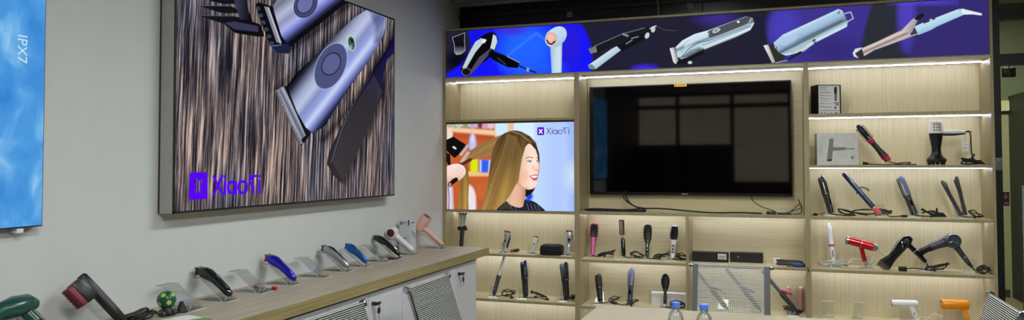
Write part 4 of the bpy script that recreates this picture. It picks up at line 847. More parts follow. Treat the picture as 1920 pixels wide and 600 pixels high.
# ------------------------------------------------------------------ tools
def seat(x, y, z, rz=0, tilt=18, lean=0):
    """frame of a tool leaning back on its stand"""
    return T(x, y, z) @ Rz(rz) @ Rx(-tilt) @ Ry(lean)
def flat_iron(name, label, cat, M, L, w, body, plate, gap=0.0, head=None, accent=None, group=None, display=False):
    t = thing(name, label, cat, M, group); head = head or body; d = .011
    g0 = gap
    def arm(sgn, nm, m1):
        a = MB(); y = lambda z: -.016+sgn*(.0125+g0*z/L)
        zs = [0, .04, L*.30, L*.46, L*.50, L*.8, L*.95, L-.006, L]
        ws = [w*.30, w*.36, w*.36, w*.37, w*.44, w*.46, w*.46, w*.38, w*.24]
        return obj(nm, a.sweep([(0, y(z), z) for z in zs], [(k, d if i < 7 else d*.7) for i, k in enumerate(ws)], n=20, e=3.2), m1, t)
    f = arm(-1, 'front_arm', body); b = arm(1, 'rear_arm', body)
    yh = lambda z: -.016-.0145-g0*z/L
    zs = [L*.49, L*.51, L*.8, L*.95, L-.004, L+.001]; ws = [w*.40, w*.49, w*.51, w*.50, w*.40, w*.25]
    obj('head_shell', MB().sweep([(0, yh(z), z) for z in zs], [(k, .0105 if i < 4 else .0075) for i, k in enumerate(ws)], n=20, e=3.2), head, f)
    for sgn, par in ((-1, f), (1, b)):
        y = -.016+sgn*(.0125+g0*.75)-sgn*(d+.0004)
        obj('heating_plate', MB().rbox(-w*.42, w*.42, y-.0015, y+.0015, L*.53, L*.94, .001, 1), plate, par)
    obj('hinge', MB().lathe((-w*.46, -.016, .012), (w*.46, -.016, .012), [(0,.009),(.08,.012),(.92,.012),(1,.009)], 18), body, t)
    am = accent or CHROME
    obj('collar', MB().rbox(-w*.47, w*.47, -.042-g0*.5, -.038-g0*.5+.004, L*.495, L*.515, .001, 1), am, t)
    if display: obj('display', MB().rbox(-w*.2, w*.2, -.0405-g0*.3, -.037-g0*.3, L*.22, L*.36, .001, 1), BLACKG, t)
    for k, z in enumerate((.10, .16)): obj('button', MB().lathe((0, -.036, L*z*1.2), (0, -.0415, L*z*1.2), [(0,.005),(.8,.005),(1,.004)], 14), accent or GREY, t)
    return t
def clipper(name, label, M, L, body, blade, front=None, accent=None, cat='hair clipper', wide=1.0, bend=1.0, fat=1.0):
    """upright hair clipper, blade at the top, front towards -y"""
    t = thing(name, label, cat, M); w = .021*wide
    P = [(0,-.016,0), (0,-.017,.02*L/.18), (0,-.018,L*.30), (0,-.019-.001*bend,L*.52), (0,-.021-.006*bend,L*.70), (0,-.022-.011*bend,L*.83), (0,-.022-.015*bend,L*.90)]
    S = [(w*.62,.0105), (w*.76,.0135), (w*.78,.0135), (w*.86,.0155), (w*1.10,.0195), (w*1.16,.0180), (w*1.08,.0135)]
    S = [(p, q*fat) for p, q in S]; P = [(p[0], p[1]-.015*(fat-1), p[2]) for p in P]
    b = obj('body', MB().sweep(P, S, n=22, e=2.6, round_ends=True), body, t)
    top = P[-1]; y = top[1]; dv = (Vector(P[-1])-Vector(P[-2])).normalized(); hy = S[-2][1]
    ph = math.atan2(-dv.y, dv.z); BM = T(0, y, top[2]) @ Rx(math.degrees(ph))
    bl = MB().rbox(-w*1.12, w*1.12, -hy*.62, hy*.70, L*.0, L*.052, .0015, 1)
    n = 22
    for k in range(n): x = -w*1.10+2.2*w*k/(n-1); bl.box(x-.0006, x+.0006, -hy*.62, -hy*.62+.0035, L*.048, L*.085)
    bl.box(-w*1.02, w*1.02, -hy*.62+.004, -hy*.62+.009, L*.05, L*.072)
    obj('blade', bl.xf(BM), blade, t, 30)
    obj('front_plate', MB().sweep([(p[0], p[1]-s[1]*.80, p[2]) for p, s in zip(P[1:6], S[1:6])], [(s[0]*.62, s[1]*.26) for s in S[1:6]], n=14, e=2.4, round_ends=True), front or body, t)
    obj('switch', MB().rbox(-.0045, .0045, P[3][1]-S[3][1]-.0055, P[3][1]-S[3][1]+.002, L*.42, L*.52, .0015), accent or CHROME, t)
    obj('taper_lever', MB().sweep([(w*1.02, y+.004, L*.82), (w*1.28, y+.004, L*.80), (w*1.22, P[3][1]+.004, L*.62)], [(.0028,.003)]*3, n=8), accent or CHROME, t)
    for sx in (-1, 1): obj('screw', MB().lathe((sx*w*.6, -hy*.60, L*.026), (sx*w*.6, -hy*.60-.003, L*.026), [(0,.0032),(1,.0026)], 10).xf(BM), accent or CHROME, t)
    obj('hanging_loop', MB().tube([(-.004,-.016,-.006), (-.004,-.016,-.014), (.004,-.016,-.014), (.004,-.016,-.006)], .0014, 6), accent or CHROME, t)
    return t
def brush(name, label, M, L, body, pad, w=.036, screen=None, oval=False, hand=.013):
    t = thing(name, label, 'hair brush', M); h = L*.47
    if oval: zs = [0,.02,h*.5,h*.9,L*.53,L*.66,L*.82,L*.94,L]; ws = [hand*.7,hand,hand,hand*.8,w*.62,w*.92,w,w*.7,w*.25]
    else: zs = [0,.02,h*.5,h*.85,L*.50,L*.58,L*.85,L*.96,L]; ws = [hand*.8,hand,hand,hand*1.05,w*.72,w*.94,w,w*.86,w*.5]
    obj('body', MB().sweep([(0,-.014,z) for z in zs], [(k,.012 if i < 4 else .011) for i, k in enumerate(ws)], n=22, e=2.8, round_ends=False), body, t)
    z0, z1 = L*.555, L*.955
    pd = MB(); k = 9
    zz = [z0+(z1-z0)*i/k for i in range(k+1)]
    pw = [w*.86*math.sin(PI*(.16+.68*i/k))**(.9 if oval else .35) for i in range(k+1)]
    pd.sweep([(0,-.026,z) for z in zz], [(q,.004) for q in pw], n=16, e=2.6)
    pp = obj('bristle_pad', pd, pad, t)
    br = MB(); rnd = random.Random(3)
    for i in range(16):
        z = z0+(z1-z0)*(i+.5)/16; q = w*.80*math.sin(PI*(.16+.68*(i+.5)/16))**(.9 if oval else .35)
        nn = 7
        for j in range(nn):
            x = -q+2*q*j/(nn-1)+(.5*q/nn if i % 2 else 0)*.6; sp = (x/w)*.010
            br.lathe((x,-.029,z), (x+sp,-.046,z+(.004 if i > 13 else 0)), [(0,.0016),(.8,.0011),(1,.0009)], 5)
    obj('bristles', br, pad, pp, 40)
    if screen: obj('control_strip', MB().rbox(-hand*.55, hand*.55, -.0275, -.024, h*.30, h*.86, .0015), screen, t)
    for i in (0, 1): obj('button', MB().lathe((0,-.026,h*(.45+.2*i)), (0,-.0295,h*(.45+.2*i)), [(0,.0045),(.8,.0045),(1,.0035)], 12), GREY if not screen else WHITE, t)
    return t

def std(x, y, z, label, rz=0, kind='shelf'): return stand(kind, T(x, y, z) @ Rz(rz), label, GS)
LG = .0125
PERI = mat('blue_grey_gloss', (104, 112, 138), 0.22, coat=0.4); INK = mat('ink_blue_gloss', (34, 40, 62), 0.18, coat=0.6); NAVY = mat('navy_gloss', (28, 48, 88), 0.25, coat=0.4)
PINKM = mat('magenta_plastic', (214, 40, 150), 0.3, coat=0.2); ROSE = mat('rose_pink', (206, 140, 144), 0.4); CRIM = mat('crimson_plastic', (170, 22, 70), 0.35)
RED = mat('red_metallic', (196, 18, 34), 0.25, metal=0.35, coat=0.4); ORANGE = mat('orange_plastic', (240, 150, 8), 0.35); GUN = mat('gunmetal', (78, 80, 90), 0.3, metal=0.5)
DBLUE = mat('dark_blue_plate', (24, 34, 62), 0.3); BRASS = mat('brass', (196, 160, 96), 0.3, metal=0.9); CERAM = mat('pearl_ceramic', (226, 224, 214), 0.22, metal=0.15)
REDP = mat('red_plastic', (186, 20, 30), 0.35); BRONZE = mat('copper_blade', (150, 70, 50), 0.3, metal=0.8)

# ---- shelf with the three-barrel waver, two clippers, the trimmer and the case
PALES = mat('pale_silver', (214, 216, 220), 0.25, metal=0.35)
std(.105, .14, ZF, 'clear acrylic stand under the three-barrel waver, behind the worktop end')
t = thing('hair_waver', 'three-barrel hair waver standing behind the worktop end', 'hair waver', seat(.105, .138, ZF+LG, 0, 10, 0))
obj('handle', MB().sweep([(0,-.018,0),(0,-.018,.03),(0,-.018,.09),(0,-.018,.13),(0,-.018,.15)], [.012,.015,.015,.017,.013], n=18, e=2.6), BLACK, t)
obj('head_block', MB().rbox(-.036, .036, -.040, .002, .142, .172, .006), BLACK, t)
for x in (-.025, 0, .025):
    b = obj('barrel', MB().lathe((x,-.020,.170), (x,-.020,.268), [(0,.0115),(1,.0115)], 20), CERAM, t)
    obj('tip', MB().lathe((x,-.020,.268), (x,-.020,.282), [(0,.0122),(.6,.0118),(1,.007)], 20), BLACK, b)
obj('lever', MB().sweep([(.004,-.040,.150),(.020,-.050,.166),(.034,-.046,.176),(.036,-.036,.150)], [(.009,.003),(.010,.004),(.009,.004),(.006,.003)], n=10), DARKG, t)
std(.485, .068, ZF, 'clear acrylic stand under the silver clipper beside the screwdriver')
clipper('hair_clipper', 'silver clipper with red blade, beside the screwdriver', seat(.492, .066, ZF+LG, -18, 18, 7), .158, PALES, REDP, SILVER, BLACK)
T0 = bpy.data.objects['hair_clipper']; obj('side_grip', MB().sweep([(.019,-.016,.03),(.0195,-.016,.07),(.022,-.018,.11)], [(.004,.010),(.0045,.011),(.004,.008)], n=12), BLACK, T0); obj('side_grip', MB().sweep([(-.019,-.016,.03),(-.0195,-.016,.07),(-.022,-.018,.11)], [(.004,.010),(.0045,.011),(.004,.008)], n=12), BLACK, T0)
t = thing('screwdriver', 'small screwdriver with black and red handle on the shelf', 'screwdriver', T(.52, .11, ZF+.0125) @ Rz(66))
obj('shaft', MB().lathe((-.11,0,-.004), (0,0,0), [(0,.0018),(.04,.0028),(1,.0028)], 10), CHROME, t)
obj('collar', MB().lathe((0,0,0), (.022,0,0), [(0,.007),(.3,.011),(1,.0115)], 16), REDP, t)
obj('handle', MB().lathe((.020,0,0), (.098,0,0), [(0,.0105),(.2,.0095),(.5,.0122),(.85,.0122),(1,.007)], 16), BLACK, t)
std(.706, .070, ZF, 'clear acrylic stand under the small white trimmer')
clipper('hair_trimmer', 'small white trimmer with black blade beside the black case', seat(.722, .068, ZF+LG, 0, 18, 8), .122, WHITE, BLACK, WHITE, GREY, 'trimmer', .62, .4)
t = thing('zip_case', 'black zipped storage case between the trimmer and the clipper', 'case', (.86, .085, ZF))
obj('body', MB().sweep([(0,0,0),(0,0,.012),(0,0,.04),(0,0,.066),(0,0,.076),(0,0,.078)], [(.078,.062),(.084,.068),(.086,.069),(.080,.064),(.066,.05),(.03,.02)], front=(0,-1,0), n=32, e=4.5), mat('black_fabric', (18, 18, 20), 0.85, scale=120), t)
# seam of the case
zp = MB().rings([[Vector((.0858*c+math.copysign(.001, c), .0688*s_, z)) for z, q in ((.040,0),(.043,0))] for c, s_ in [(math.copysign(abs(math.cos(a))**.444, math.cos(a)), math.copysign(abs(math.sin(a))**.444, math.sin(a))) for a in np.linspace(0, 2*PI, 49)]], caps=False)
obj('zipper', zp, DARKG, t); obj('zip_pull', MB().rbox(.060, .068, -.0705, -.067, .030, .040, .001), BLACK, t)
std(.985, .062, ZF, 'clear acrylic stand under the chrome clipper beside the black case')
t = clipper('hair_clipper', 'chrome clipper with red blade and round dials beside the black case', seat(.992, .060, ZF+LG, 12, 18, 3), .172, PALES, REDP, SILVER, BLACK)
for z, r in ((.128,.010),(.100,.011)): obj('dial', MB().lathe((0,-.034,z), (0,-.046,z), [(0,r),(.6,r),(1,r*.7)], 18), BLACKG, t)
# ---- lower shelf: wand and two flat irons
std(.392, .085, ZG, 'clear acrylic stand under the pale-barrelled curling wand', 8)
t = thing('curling_wand', 'curling wand with a pale barrel and grey handle, near the worktop', 'curling wand', seat(.398, .085, ZG+LG, 0, 18, 10))
obj('handle', MB().lathe((0,-.019,0), (0,-.019,.15), [(0,.011),(.1,.0145),(.5,.0155),(.85,.0165),(.93,.019),(1,.014)], 20), GUN, t)
obj('barrel', MB().lathe((0,-.019,.15), (0,-.019,.305), [(0,.0155),(1,.0135)], 20), CERAM, t); obj('tip', MB().lathe((0,-.019,.305), (0,-.019,.322), [(0,.0135),(.7,.012),(1,.006)], 18), BLACK, t)
obj('ring', MB().lathe((0,-.019,.148), (0,-.019,.154), [(0,.0195),(1,.0195)], 20), BLACK, t)
for k in range(3): obj('button', MB().lathe((0,-.033,.05+.025*k), (0,-.0365,.05+.025*k), [(0,.004),(1,.0035)], 10), LIGHTG, t)
cord(t, (.397,.075,ZG+.012), .48, .17, .055, .035, ZG, 4, plug=(.53,.09))
std(.622, .105, ZG, 'clear acrylic stand under the black flat iron in the middle of the lower shelf', 4)
t = flat_iron('flat_iron', 'slim black flat iron with spread cord beside the curling wand', 'flat iron', seat(.636, .103, ZG+LG, 52, 18, 8), .272, .034, BLACK, DBLUE, .012, INK)
cord(t, (.64,.09,ZG+.012), .72, .17, .06, .04, ZG, 6, plug=(.80,.10))
std(.945, .115, ZG, 'clear acrylic stand under the flat iron beside the unit side', 4)
t = flat_iron('flat_iron', 'dark blue-black flat iron with parted arms at the lower shelf end', 'flat iron', seat(.955, .113, ZG+LG, 48, 18, 6), .268, .038, BLACK, GREY, .018, INK)
cord(t, (.955,.10,ZG+.012), 1.0, .19, .04, .04, ZG, 8)
# ---- brushes under the television
std(1.138, .165, ZI, 'clear acrylic stand under the magenta hair brush', -8)
t = brush('hair_brush', 'magenta heated hair brush with black bristles', seat(1.147, .163, ZI+LG, 22, 18, 7), .242, PINKM, BLACK, .030)
cord(t, (1.15,.15,ZI+.012), 1.25, .20, .06, .035, ZI, 11, r=.004)
std(1.382, .165, ZI, 'clear acrylic stand under the hot comb')
t = thing('hot_comb', 'hot comb with a black handle and brass neck', 'hot comb', seat(1.386, .163, ZI+LG, 12, 14, -2))
obj('handle', MB().sweep([(0,-.018,0),(0,-.018,.02),(0,-.018,.08),(0,-.018,.12),(0,-.018,.135)], [.012,.0155,.0165,.0165,.010], n=20), BLACKG, t)
obj('neck', MB().lathe((0,-.018,.134), (0,-.018,.160), [(0,.0062),(.6,.005),(1,.007)], 14), BRASS, t)
cb = MB().prism([(.002,.158),(.014,.158),(.016,.262),(.010,.270),(.002,.266)], -.024, -.012)
for k in range(16): z = .168+k*.0061; cb.box(-.020, .003, -.021, -.015, z, z+.0034)
cb.prism([(-.022,.158),(.003,.158),(.003,.166),(-.022,.166)], -.023, -.013); cb.prism([(-.024,.263),(.003,.263),(.003,.270),(-.022,.270)], -.023, -.013); cb.box(-.0235, -.0195, -.021, -.015, .163, .266)
obj('comb', cb, mat('dark_bronze_comb', (52, 44, 34), 0.35, metal=0.7), t, 30)
obj('thumb_rest', MB().sweep([(.004,-.018,.158),(.020,-.020,.170),(.034,-.022,.184)], [(.003,.002)]*3, n=8), BRASS, t)
cord(t, (1.39,.15,ZI+.012), 1.475, .21, .05, .03, ZI, 13)
std(1.555, .160, ZI, 'clear acrylic stand under the black paddle brush')
t = brush('hair_brush', 'black heated paddle brush between the hot comb and the white brush', seat(1.560, .158, ZI+LG, 6, 18, 1), .240, BLACK, BLACK, .030, BLACKG)
cord(t, (1.56,.145,ZI+.012), 1.655, .20, .055, .035, ZI, 17, r=.0036)
std(1.740, .158, ZI, 'clear acrylic stand under the white hair brush')
t = brush('hair_brush', 'white heated hair brush with dark bristles and a red control strip', seat(1.745, .156, ZI+LG, -4, 18, 2), .240, WHITE, mat('dark_violet_bristle', (26, 22, 46), 0.5), .030, mat('dark_red_strip', (92, 20, 26), 0.3))
cord(t, (1.745,.142,ZI+.012), 1.805, .19, .04, .04, ZI, 19, r=.0036)
# ---- lowest visible shelf of the middle unit
std(1.200, .145, ZJ, 'clear acrylic stand under the short black flat iron', 10)
t = flat_iron('flat_iron', 'short stubby black flat iron on the shelf beside the table corner', 'flat iron', seat(1.206, .143, ZJ+LG, 40, 18, 4), .198, .040, BLACK, DARKG, .002)
cord(t, (1.21,.13,ZJ+.012), 1.30, .19, .04, .03, ZJ, 23, turns=1.6)
std(1.433, .165, ZJ, 'clear acrylic stand under the broad grey flat iron')
t = flat_iron('flat_iron', 'broad blue-grey flat iron facing forward beside the white carton', 'flat iron', seat(1.433, .163, ZJ+LG, 0, 18, 0), .248, .044, DARKG, DARKG, .001, PERI, CHROME, None, True)
cord(t, (1.433,.15,ZJ+.012), 1.46, .10, .035, .025, ZJ, 27, turns=1.2, plug=(1.34,.14))
std(1.692, .125, ZJ, 'clear acrylic stand under the oval brush in front of the white carton')
t = brush('hair_brush', 'black oval hair brush in front of the white carton', seat(1.692, .123, ZJ+LG, 0, 14, 0), .228, BLACK, BLACK, .030, None, True, .012)
obj('hanging_ring', MB().lathe((0,-.032,.004), (0,-.026,.004), [(0,.008),(.5,.009),(1,.008)], 18), WHITE, t)
cord(t, (1.692,.11,ZJ+.010), 1.78, .13, .05, .035, ZJ, 29, r=.004)
t = thing('carton', 'plain white carton behind the oval brush', 'box', (1.71, .235, ZJ))
obj('body', MB().rbox(-.128, .128, -.035, .035, 0, .083, .001, 1), mat('white_card', (222, 214, 210), 0.55), t, 20)
obj('lid', MB().rbox(-.1295, .1295, -.0365, .0365, .083, .092, .001, 1), mat('white_card_lid', (236, 234, 236), 0.5), t, 20)
# ---- right half of the middle unit
def long_box(x0, x1, y, label, d=.075, h=.068, rz=0):
    t = thing('gift_box', label, 'box', T((x0+x1)/2, y, ZI) @ Rz(rz)); w = (x1-x0)/2
    obj('body', MB().rbox(-w, w, -d/2, d/2, 0, h*.96, .001, 1), mat('black_card', (17, 16, 17), 0.5), t, 20)
    obj('lid', MB().rbox(-w-.001, w+.001, -d/2-.001, d/2+.001, h*.42, h, .001, 1), MATS['black_card'], t, 20); return t
t = long_box(1.884, 2.128, .175, 'long black box with a white barcode sticker')
bc = obj('barcode_label', MB().box(.055, .112, -.0392, -.0385, .022, .060), WHITE, t, 0)
q = MB()
for k in range(16): q.box(.060+k*.003, .060+k*.003+(.0018 if k % 3 else .0008), -.0396, -.0392, .026, .050)
obj('barcode', q, BLACK, bc, 0)
t = long_box(2.142, 2.362, .215, 'plain long black box with a tiny copper emblem')
obj('emblem', MB().lathe((-.055,-.0386,.040), (-.055,-.0394,.040), [(0,.008),(1,.008)], 12), mat('copper_print', (150, 100, 60), 0.4, metal=0.5), t)
t = thing('flat_iron', 'dark flat iron lying flat at the shelf end near its white box', 'flat iron', T(2.535, .13, ZI) @ Rz(-4))
obj('lower_arm', MB().sweep([(-.085,0,.010),(-.06,0,.010),(.05,0,.010),(.085,0,.010)], [(.010,.008),(.014,.0095),(.014,.0095),(.009,.007)], front=(0,0,1), n=16, e=3), DARKG, t)
obj('upper_arm', MB().sweep([(-.085,0,.030),(-.06,0,.031),(.05,0,.030),(.083,0,.028)], [(.010,.006),(.014,.008),(.014,.008),(.009,.006)], front=(0,0,1), n=16, e=3), DARKG, t)
obj('heating_plate', MB().rbox(-.075, .0, -.012, .012, .019, .0235, .001, 1), GREY, t, 20); obj('hinge', MB().lathe((.078,-.013,.019), (.078,.013,.019), [(0,.011),(1,.011)], 16), DARKG, t)
t = thing('small_box', 'small white box behind the lying flat iron', 'box', (2.452, .235, ZI)); obj('body', MB().rbox(-.022, .022, -.018, .018, 0, .028, .001, 1), mat('pink_white_card', (224, 212, 210), 0.5), t, 20); obj('lid', MB().rbox(-.0225, .0225, -.0185, .0185, .028, .034, .001, 1), WHITE, t, 20)
t = thing('trimmer', 'blue trimmer with a black cord hanging over the shelf edge', 'trimmer', T(2.588, .045, ZI) @ Rz(6))
obj('body', MB().sweep([(-.034,0,.013),(-.02,0,.014),(.02,0,.014),(.034,0,.013)], [(.010,.010),(.015,.0138),(.015,.0138),(.011,.010)], front=(0,0,1), n=18, e=3), mat('blue_plastic', (30, 60, 140), 0.35), t)
obj('end_cap', MB().rbox(.030, .044, -.012, .012, .002, .026, .003), BLACK, t); obj('blade', MB().rbox(-.075, -.032, -.004, .004, .0005, .006, .001), BLACK, t)
obj('cord', MB().tube(smooth_path([(2.63,.048,ZI+.014),(2.643,.02,ZI+.012),(2.648,-.012,ZI+.0),(2.655,-.014,ZI-.022)], 5), .003, 7), RUBBER, t, 60, True)
def curler(x, z, y, lean, label, pink=False):
    t = thing('curling_iron', label, 'curling iron', T(x, y, z) @ Rx(-6) @ Ry(lean))
    obj('handle', MB().lathe((0,0,0), (0,0,.15), [(0,.012),(.1,.015),(.55,.0165),(.85,.019),(1,.015)], 20), DARKG, t)
    obj('barrel', MB().lathe((0,0,.15), (0,0,.325), [(0,.0125),(.95,.0125),(1,.009)], 18), GREY, t); obj('tip', MB().lathe((0,0,.325), (0,0,.342), [(0,.0125),(.6,.011),(1,.005)], 16), BLACK, t)
    obj('clamp', MB().sweep([(0,-.014,.155),(0,-.0145,.22),(0,-.0145,.31)], [(.008,.002)]*3, n=10), GREY, t)
    obj('lever', MB().sweep([(.004,-.015,.168),(.020,-.02,.150),(.040,-.022,.118),(.050,-.02,.100)], [(.007,.002),(.008,.0025),(.008,.0025),(.005,.002)], n=10), CRIM if pink else DARKG, t)
    obj('cord_sleeve', MB().lathe((0,0,0), (0,0,-.03), [(0,.007),(1,.004)], 12), BLACK, t); return t
c1 = curler(2.115, ZJ+.035, .10, -40, 'dark curling iron leaning behind the straight-on mesh chair, under the barcode box')
c2 = curler(2.335, ZJ+.035, .115, -40, 'dark curling iron leaning behind the straight-on mesh chair, under the emblem box')
c3 = curler(2.575, ZJ+.035, .10, -40, 'dark curling iron with a crimson lever leaning beside the rose wands', True)
for x, y, s in ((2.09, .145, 'under the barcode box'), (2.31, .16, 'under the emblem box'), (2.55, .145, 'beside the rose wands')): std(x, y, ZJ, 'clear acrylic stand under the leaning curling iron '+s, 0)
cord(c3, (2.58,.09,ZJ+.015), 2.56, .21, .06, .035, ZJ, 31, r=.0038, turns=3)
for x, s in ((2.528, 'rose-pink curling wand standing between the crimson lever and its twin'), (2.608, 'rose-pink curling wand standing against the oak unit side')):
    t = thing('curling_wand', s, 'curling wand', (x, .262, ZJ), 'rose curling wands')
    obj('body', MB().lathe((0,0,0), (0,0,.165), [(0,.0125),(.03,.014),(.97,.014),(1,.0125)], 20), ROSE, t); obj('tip', MB().lathe((0,0,.165), (0,0,.176), [(0,.012),(.7,.0115),(1,.007)], 18), WHITE, t)
# ---- boxes, round brush and diffuser dryer on the upper shelves
t = thing('product_box', 'black box with a white printed back standing alone on the top shelf', 'box', T(2.783, .185, ZA) @ Rz(22))
obj('body', MB().rbox(-.080, .080, -.055, .055, 0, .204, .0008, 1), MATS['black_card'], t, 20)
obj('printed_label', MB().box(-.075, .070, -.0556, -.055, .003, .198), mat('printed_white', (226, 226, 228), 0.5, var=.02), t, 0)
q = MB(); rnd = random.Random(5)
for k, (z, w) in enumerate(((.188,.050),(.181,.052),(.170,.052),(.154,.066),(.148,.078),(.133,.026),(.128,.080),(.114,.026),(.109,.082),(.096,.050),(.080,.026),(.075,.080),(.060,.026),(.055,.082),(.049,.080))): q.box(-.068, -.068+w, -.0559, -.0556, z-.0014, z+.0014)
q.box(-.068, .064, -.0559, -.0556, .026, .031)
for x, w in ((-.065,.018),(-.038,.014),(-.014,.009),(.006,.014),(.034,.024)): q.box(x, x+w, -.0559, -.0556, .009, .017)
obj('print', q, mat('grey_print', (136, 138, 144), 0.6), t, 0)
q = MB().prism([(.032,.150),(.052,.150),(.052,.188),(.034,.188)], -.0562, -.0556); q.prism([(.036,.098),(.042,.092),(.050,.098),(.051,.150),(.035,.150)], -.0562, -.0556)
for x, z in ((.036,.080),(.047,.080),(.058,.080),(.047,.067),(.058,.067)): q.box(x-.004, x+.004, -.0562, -.0556, z-.004, z+.004)
q.prism([(.032,.042),(.046,.042),(.044,.054),(.034,.054)], -.0562, -.0556); obj('printed_trimmer', q, mat('dark_print', (34, 34, 40), 0.5), t, 0)
obj('printed_handle', MB().prism([(.039,.102),(.047,.102),(.048,.140),(.038,.140)], -.0565, -.0562), MATS['grey_print'], t, 0)
t = thing('product_box', 'silver-white box printed with a grey T-shaped dryer', 'box', T(2.842, .15, ZB) @ Rz(7))
obj('body', MB().rbox(-.130, .130, -.045, .045, 0, .214, .0008, 1), mat('pearl_card', (208, 208, 206), 0.42), t, 20)
q = MB().prism([(-.070,.028),(-.036,.028),(-.024,.178),(-.050,.178)], -.0455, -.045); q.prism([(-.034,.096),(.045,.100),(.045,.120),(-.032,.120)], -.0455, -.045); q.prism([(.045,.103),(.056,.107),(.105,.105),(.105,.113),(.056,.114),(.045,.119)], -.0455, -.045)
obj('printed_dryer', q, mat('grey_dryer_print', (126, 128, 126), 0.4), t, 0); obj('printed_nozzle', MB().prism([(-.068,.028),(-.044,.026),(-.036,.034),(-.040,.040),(-.066,.038)], -.0458, -.0455), BLACK, t, 0)
q = MB()
for x, a, b in ((-.114,.075,.130),(-.106,.07,.145),(-.098,.09,.150)):
    z = a
    while z < b: q.box(x-.0025, x+.0025, -.0455, -.045, z, z+.006); z += .010
obj('green_print', q, mat('pale_green_print', (140, 206, 170), 0.5), t, 0)
obj('emblem', MB().box(.083, .099, -.0455, -.045, .04, .062).box(.106, .1072, -.0455, -.045, .02, .075), MATS['grey_dryer_print'], t, 0)
# round hot brush leaning on the box
A0, A1 = Vector((3.158, .125, ZB+.026)), Vector((2.985, .150, ZB+.255)); D = A1-A0
def along(k): return A0+D*k
t = thing('hot_air_brush', 'black and crimson round hot brush leaning against the silver box', 'hair brush', tuple(A0-Vector((0,0,.026))))
obj('base', MB().lathe(along(0), along(.17), [(0,.012),(.1,.021),(1,.024)], 22), CRIM, t, 40, True); obj('handle', MB().lathe(along(.17), along(.56), [(0,.023),(.4,.018),(.8,.0165),(1,.019)], 22), BLACK, t, 40, True)
obj('collar', MB().lathe(along(.53), along(.64), [(0,.019),(.5,.0225),(1,.020)], 22), CRIM, t, 40, True)
ba = obj('barrel', MB().lathe(along(.62), along(1.0), [(0,.019),(.9,.019),(1,.012)], 22), BLACKG, t, 40, True)
q = MB(); ax = D.normalized(); e1 = ax.orthogonal().normalized(); e2 = ax.cross(e1)
for i in range(14):
    for j in range(16):
        a = 2*PI*(j+.5*(i % 2))/16; c = along(.645+.335*i/13); r = e1*math.cos(a)+e2*math.sin(a); q.lathe(c+r*.018, c+r*.033, [(0,.0016),(.8,.0011),(1,.0008)], 5)
obj('bristles', q, BLACK, ba, 40, True); obj('cool_tip', MB().lathe(along(1.0), along(1.06), [(0,.0165),(.5,.015),(1,.006)], 18), DARKG, t, 40, True)
obj('switch_panel', MB().lathe(along(.10), along(.16), [(0,.0245),(1,.0246)], 22), mat('dark_crimson', (110, 14, 46), 0.35), t, 40, True)
obj('cord', MB().tube(smooth_path([tuple(A0),(3.19,.12,ZB+.014),(3.25,.115,ZB+.006),(3.285,.10,ZB+.016),(3.24,.11,ZB+.016),(3.19,.10,ZB+.005),(3.25,.09,ZB+.005),(3.305,.085,ZB+.004),(3.30,.07,ZB+.004),(3.2,.075,ZB+.004),(3.1,.08,ZB+.004),(3.03,.085,ZB+.006)], 5), .0034, 7), RUBBER, t, 60, True)
obj('plug', MB().sweep([(3.035,.085,ZB+.009),(3.02,.085,ZB+.011),(2.998,.085,ZB+.013)], [(.005,.005),(.010,.009),(.013,.011)], front=(0,0,1), n=12, e=3), BLACK, t, 40, True)
# diffuser dryer
dx, dy = 3.440, .14
t = thing('hair_dryer', 'black and white dryer standing upside down on its diffuser', 'hair dryer', (dx, dy, ZB))
df = obj('diffuser', MB().lathe((0,0,.020), (0,0,.085), [(0,.052),(.05,.058),(.25,.058),(.45,.046),(.7,.032),(1,.029)], 32), BLACK, t)
q = MB()
for i in range(11): a = 2*PI*i/11; q.lathe((.046*math.cos(a), .046*math.sin(a), .022), (.046*math.cos(a), .046*math.sin(a), 0), [(0,.0075),(.6,.006),(1,.003)], 10)
obj('prong', q, BLACK, df); obj('barrel', MB().lathe((0,0,.08), (0,0,.205), [(0,.0275),(.25,.0275),(.6,.034),(1,.0415)], 32), BLACK, t)
hs = obj('housing', MB().lathe((0,0,.205), (0,0,.284), [(0,.0425),(.1,.043),(.8,.036),(.95,.034),(1,.026)], 32), WHITE, t)
q = MB()
for i in range(3):
    for j in range(3):
        a = math.radians(-112+22*j); z = .220+.018*i; r = .0432-(z-.205)*.092; q.box(-.0045, .0045, -r-.0008, -r+.003, z, z+.011); v = q.v[-8:]; q.v[-8:] = [tuple(Rz(-90+68+22*j+22-22) @ Vector(p)) for p in v]
obj('vent', q, mat('vent_gold', (150, 140, 110), 0.35, metal=.5), hs, 0)
obj('handle', MB().sweep([(.03,0,.212),(.07,0,.213),(.12,0,.213),(.165,0,.211)], [(.011,.013),(.013,.014),(.013,.013),(.009,.010)], front=(0,-1,0), n=18, e=2.6), WHITE, t)
obj('grip', MB().sweep([(.03,0,.200),(.07,0,.198),(.10,0,.197),(.165,0,.203)], [(.010,.011),(.010,.012),(.009,.0115),(.007,.009)], front=(0,-1,0), n=16, e=2.6), BLACK, t)
obj('cord', MB().tube(smooth_path([(.16,0,.207),(.185,0,.213),(.196,0,.195),(.198,0,.13),(.205,.01,.06),(.222,.01,.02),(.245,.0,.03),(.255,.01,.012),(.22,.02,.008),(.16,.0,.006),(.135,-.02,.012),(.17,-.03,.03),(.22,-.02,.028),(.25,-.01,.01),(.2,-.03,.006),(.16,-.02,.006),(.2,.0,.045),(.215,-.005,.07),(.2,-.01,.02),(.24,-.03,.006)], 5), .0042, 7), RUBBER, t)
obj('hanging_loop', MB().tube([(.165,0,.212),(.185,-.004,.219),(.205,0,.212)], .0022, 6), BLACK, t)
